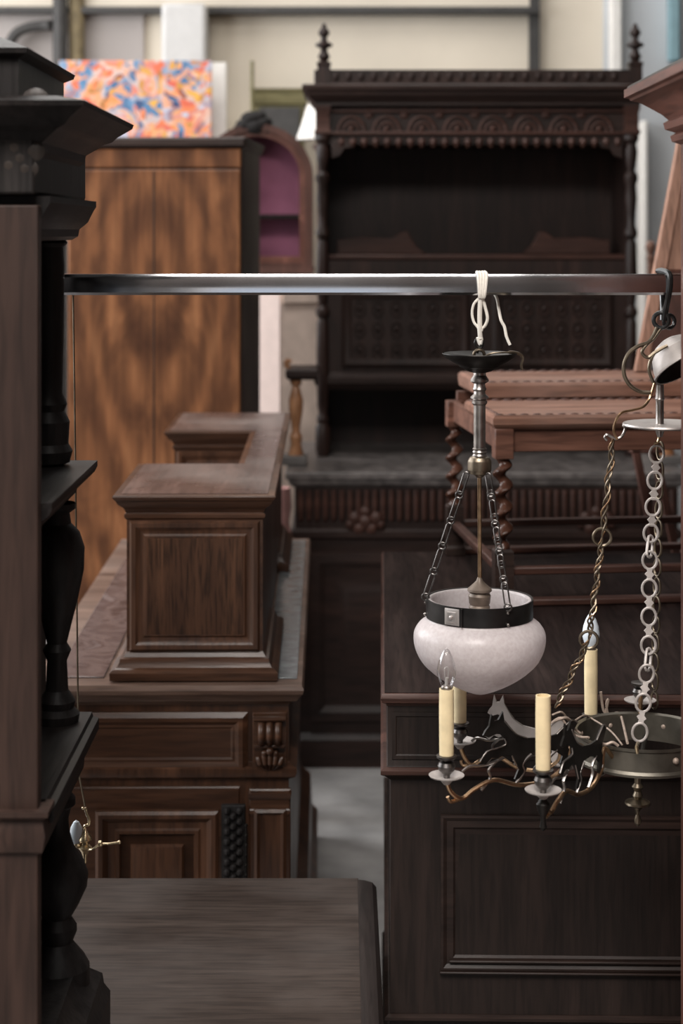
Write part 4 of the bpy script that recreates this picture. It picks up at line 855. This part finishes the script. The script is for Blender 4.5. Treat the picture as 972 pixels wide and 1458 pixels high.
HORSE = [(70, 80), (74, 67), (79, 68), (85, 81), (87, 65), (95, 51), (104, 38), (118, 29), (140, 25), (158, 27), (170, 40), (180, 47), (187, 41), (182, 30), (175, 17), (173, 2), (180, -12), (174, -26), (181, -37), (168, -37), (163, -24), (166, -12), (156, -1), (140, 5), (119, 3), (113, -8), (117, -22), (113, -37), (101, -37), (106, -22), (101, -8), (97, 4), (88, 8), (78, 3), (70, 6), (62, -3), (55, 3), (64, 18), (80, 21), (89, 25), (87, 35), (82, 43), (76, 45), (66, 41), (59, 46), (62, 53), (67, 60), (68, 68)]
def arm(pos, zb, bulb=None, candle=True, lit='iron', horse=True, cl=.100):
    """pos: candle foot in plan, zb: height of the underside of the sleeve"""
    x, y = pos; c = Vector((CXc, CY, 0)); d = Vector((CXc-x, CY-y, 0)); L = d.length-RR; d.normalize(); s = d.cross(Vector((0, 0, 1)))
    def Q(u, z, o=0): return Vector((x, y, 0))+d*u+s*o+Vector((0, 0, z))
    zp_ = zb-.030
    b = B()
    f = L/.20
    tube(b, smoothpts([Q(.0, zp_-.002), Q(.006, zp_-.020), Q(.020*f, zp_-.034), Q(.038*f, zp_-.024), Q(.065*f, zp_-.016), Q(.10*f, zp_-.030), Q(.14*f, zp_-.030), Q(.168*f, zp_-.012), Q(.172*f, zp_+.006), Q(.18*f, zp_+.016), Q(L+.002, zr-.016)], 6), .0033, 9)
    tube(b, smoothpts([Q(.020*f, zp_-.034), Q(.006*f, zp_-.036), Q(.002, zp_-.028)], 4), .0028, 8)
    A = obj('arm', b, 'copper' if lit != 'dim' else 'oldbrass', t)
    b = B(); lathe(b, x, y, [(.004, zp_-.010), (.009, zp_-.004), (.0145, zp_-.0012), (.0245, zp_+.002), (.0255, zp_+.0038), (.0235, zp_+.0034), (.0145, zp_+.0002), (.006, zp_-.0005)], 32); obj('drip_pan', b, 'pale', A)
    b = B(); lathe(b, x, y, [(.0045, zp_-.001), (.005, zp_+.004), (.0115, zp_+.011), (.0128, zp_+.017), (.0105, zp_+.022), (.007, zp_+.024), (.0125, zp_+.027), (.0145, zp_+.029), (.0145, zp_+.0315), (.010, zp_+.0325)], 24); obj('candle_cup', b, 'gun', A)
    if pos == ARM_C:
        b = B(); lathe(b, x, y, [(.003, zp_-.004), (.005, zp_-.010), (.010, zp_-.016), (.008, zp_-.026), (.0045, zp_-.032), (.0035, zp_-.040), (.0055, zp_-.048), (.001, zp_-.054)], 16); obj('drop', b, 'iron', A)
    if candle:
        b = B(); lathe(b, x, y, [(.0103, zb), (.0105, zb+.03), (.0108, zb+.07), (.0104, zb+cl), (.0088, zb+cl), (.0088, zb+.01)], 24, (True, False)); obj('candle_sleeve', b, 'candle', A)
    if bulb:
        z0 = zb+cl
        b = B(); lathe(b, x, y, [(.0060, z0+.001), (.0105, z0+.010), (.0135, z0+.020), (.0138, z0+.026), (.0120, z0+.037), (.0085, z0+.047), (.004, z0+.055), (.0008, z0+.0575)], 28, (False, True)); obj('bulb', b, 'glass' if bulb == 'clear' else 'frost', A, smooth=80)
        b = B(); lathe(b, x, y, [(.0078, z0-.012), (.0078, z0+.003), (.0062, z0+.005)], 18); obj('bulb_cap', b, 'steel', A)
        if bulb == 'clear':
            b = B(); tube(b, [(x, y, z0+.004), (x+.001, y, z0+.016)], .0026, 8); tube(b, smoothpts([(x-.002, y, z0+.016), (x-.003, y, z0+.028), (x+.001, y, z0+.031), (x+.003, y, z0+.026), (x+.002, y, z0+.016)], 4), .0006, 6); obj('filament', b, 'filament', A)
    if horse:
        sc = (L-.012)/.182; b = B(); o = .0016
        a = [b.verts.new(Q((u/1000-.012)*sc, zp_+.012+h/1000*.86, -o)) for u, h in HORSE]; c2 = [b.verts.new(Q((u/1000-.012)*sc, zp_+.012+h/1000*.86, o)) for u, h in HORSE]; n = len(HORSE)
        f1 = b.faces.new(a); f2 = b.faces.new(c2[::-1])
        for i in range(n): b.faces.new((a[i], c2[i], c2[(i+1) % n], a[(i+1) % n]))
        f1.normal_update(); f2.normal_update(); bmesh.ops.triangulate(b, faces=[f1, f2])
        obj('horse_plate', b, 'pale' if lit == 'pale' else 'iron', A)  # light put into the colour: lit plate pale, the others dark bronze
        pts = [Q((u/1000-.012)*sc, zp_+.012+h/1000*.86, o) for u, h in HORSE]
        for i0, i1 in ((36, 41), (29, 32), (16, 20), (4, 8), (9, 13)):
            b = B(); tube(b, smoothpts(pts[i0:i1], 3), .0011, 6); obj('edge_highlight', b, 'steel', A)  # steel wires added as bright highlights along the plate outline
        b = B()
        for u0 in (.045, .09, .125): tube(b, smoothpts([Q(u0*sc, zp_-.028), Q((u0+.012)*sc, zp_-.012), Q((u0+.010)*sc, zp_), Q((u0+.022)*sc, zp_+.012)], 4), .0022, 7)
        tube(b, smoothpts([Q(.020*sc, zp_+.004), Q(.03*sc, zp_+.010), Q(.05*sc, zp_+.008), Q(.075*sc, zp_+.014)], 4), .002, 7)
        obj('scrollwork', b, 'steel', A)
ARM_A, ARM_B, ARM_C, ARM_D = (X(635.5, .001002), D(.001002)), (X(654.5, .00111), D(.00111)), (X(773, .00097), D(.00097)), (X(841, .001116), D(.001116))
arm(ARM_A, Z(1077, .001002), 'clear', cl=.0965)
arm(ARM_B, Z(1030, .00111), None, lit='pale', cl=.100)
arm(ARM_C, Z(1097, .00097), None, cl=.1035)
arm(ARM_D, Z(1018, .001116), 'frost', horse=False, cl=.1045)
arm((X(911, .00112), D(.00112)), 1.03, None, candle=False, horse=False)
arm((.72, 2.62), 1.0, None, cl=.1)

# ------------------------------------------------------------------ small brass lamp at left, hung from the rail by a wire
k = .00106
t = thing('brass_lamp', 'small brass hanging lamp fragment dangling between left cabinet and sideboard', 'lamp', (X(118, k), RY, Z(1190, k)))
b = B(); tube(b, [P(104, 420), P(106, 600, dy=.004), P(112, 1100), P(121, 1148)], .0014, 7); obj('wire', b, 'oldbrass', t)
b = B(); ball(b, P(118, 1151), .0022, 8); ball(b, P(122.5, 1153), .0022, 8)
tube(b, smoothpts([P(121, 1150), P(124, 1160), P(127, 1168), P(126, 1174), P(121, 1176), P(119, 1180)], 5), .0022, 8); obj('hook', b, 'brass', t)
b = B(); lathe(b, X(121, k), RY, [(.002, Z(1180, k)), (.006, Z(1186, k)), (.010, Z(1192, k)), (.011, Z(1195, k)), (.005, Z(1198, k)), (.006, Z(1202, k)), (.011, Z(1206, k)), (.006, Z(1212, k)), (.003, Z(1220, k)), (.003, Z(1228, k)), (.001, Z(1231, k))], 16); obj('body', b, 'brass', t)
b = B(); tube(b, smoothpts([P(121, 1208), P(132, 1206, dy=-.01), P(144, 1199, dy=-.01), P(158, 1198, dy=-.01), P(171, 1196, dy=-.01)], 5), .0018, 8); ball(b, P(144, 1198, dy=-.01), .0042, 10, (1, 1, 1.2)); ball(b, P(171, 1196, dy=-.01), .003, 10); obj('arm', b, 'brass', t)
b = B(); tube(b, smoothpts([P(121, 1206), P(116, 1208), P(110.5, 1207)], 4), .0018, 8); lathe(b, X(110.5, k), RY, [(.003, Z(1208, k)), (.006, Z(1203, k)), (.006, Z(1200, k))], 12); obj('bulb_holder', b, 'brass', t)
b = B(); lathe(b, X(108.5, k), RY, [(.004, Z(1202, k)), (.008, Z(1195, k)), (.0098, Z(1187, k)), (.0085, Z(1178, k)), (.004, Z(1170, k)), (.0008, Z(1168, k))], 20); obj('bulb', b, 'frost', t)

# ------------------------------------------------------------------ light
def area(name, loc, rot, sx, sy, power, col=(1, 1, 1)):
    l = bpy.data.lights.new(name, 'AREA'); l.shape = 'RECTANGLE'; l.size = sx; l.size_y = sy; l.energy = power; l.color = col
    o = bpy.data.objects.new(name, l); COL.objects.link(o); o.location = loc; o.rotation_euler = rot; return o
area('daylight_far_window', (-4.18, 6.15, 2.9), (0, math.radians(-90), 0), 2.5, 2.8, 210, (.97, .985, 1))
area('daylight_near_window', (-4.18, 2.35, 2.9), (0, math.radians(-90), 0), 2.5, 3.0, 185, (.97, .985, 1))
area('fill_rear', (-.3, 7.0, 4.55), (0, 0, 0), 4.5, 1.6, 62, (1, .98, .95))  # added fill for the back wall and furniture tops, no roof opening
area('fill_middle', (-.9, 4.9, 4.55), (0, 0, 0), 1.6, 1.0, 75, (1, .98, .95))  # added fill for pedestal tops, pale cupboard and wardrobe front
area('fill_front', (-.6, -.5, 4.55), (0, 0, 0), 2.2, 2.0, 360, (1, .955, .91))  # added overhead fill for the bowl and the front faces
area('daylight_glazed_door', (-.17, -2.14, 1.5), (math.radians(90), 0, 0), .72, 1.2, .16, (.9, .95, 1))
w = bpy.data.worlds.new('World'); S.world = w; w.use_nodes = True
w.node_tree.nodes['Background'].inputs[0].default_value = (.75, .85, 1, 1); w.node_tree.nodes['Background'].inputs[1].default_value = 1.0

# ------------------------------------------------------------------ camera
c = bpy.data.cameras.new('camera'); co = bpy.data.objects.new('camera', c); COL.objects.link(co)
c.sensor_fit = 'VERTICAL'; c.sensor_height = 36; c.lens = F/1458*36; c.shift_y = -(729-HY)/1458
co.location = (0, 0, H); co.rotation_euler = (math.radians(90), 0, 0)
c.dof.use_dof = True; c.dof.focus_distance = 2.74; c.dof.aperture_fstop = 4.4; c.clip_start = .05
S.camera = co
S.view_settings.view_transform = 'Standard'; S.view_settings.look = 'None'; S.view_settings.gamma = 1; S.view_settings.use_curve_mapping = False
S.view_settings.exposure = 0.0
S.cycles.use_denoising = True
S.cycles.max_bounces = 8; S.cycles.transparent_max_bounces = 12; S.cycles.caustics_reflective = False; S.cycles.caustics_refractive = False
S.cycles.sample_clamp_indirect = 6
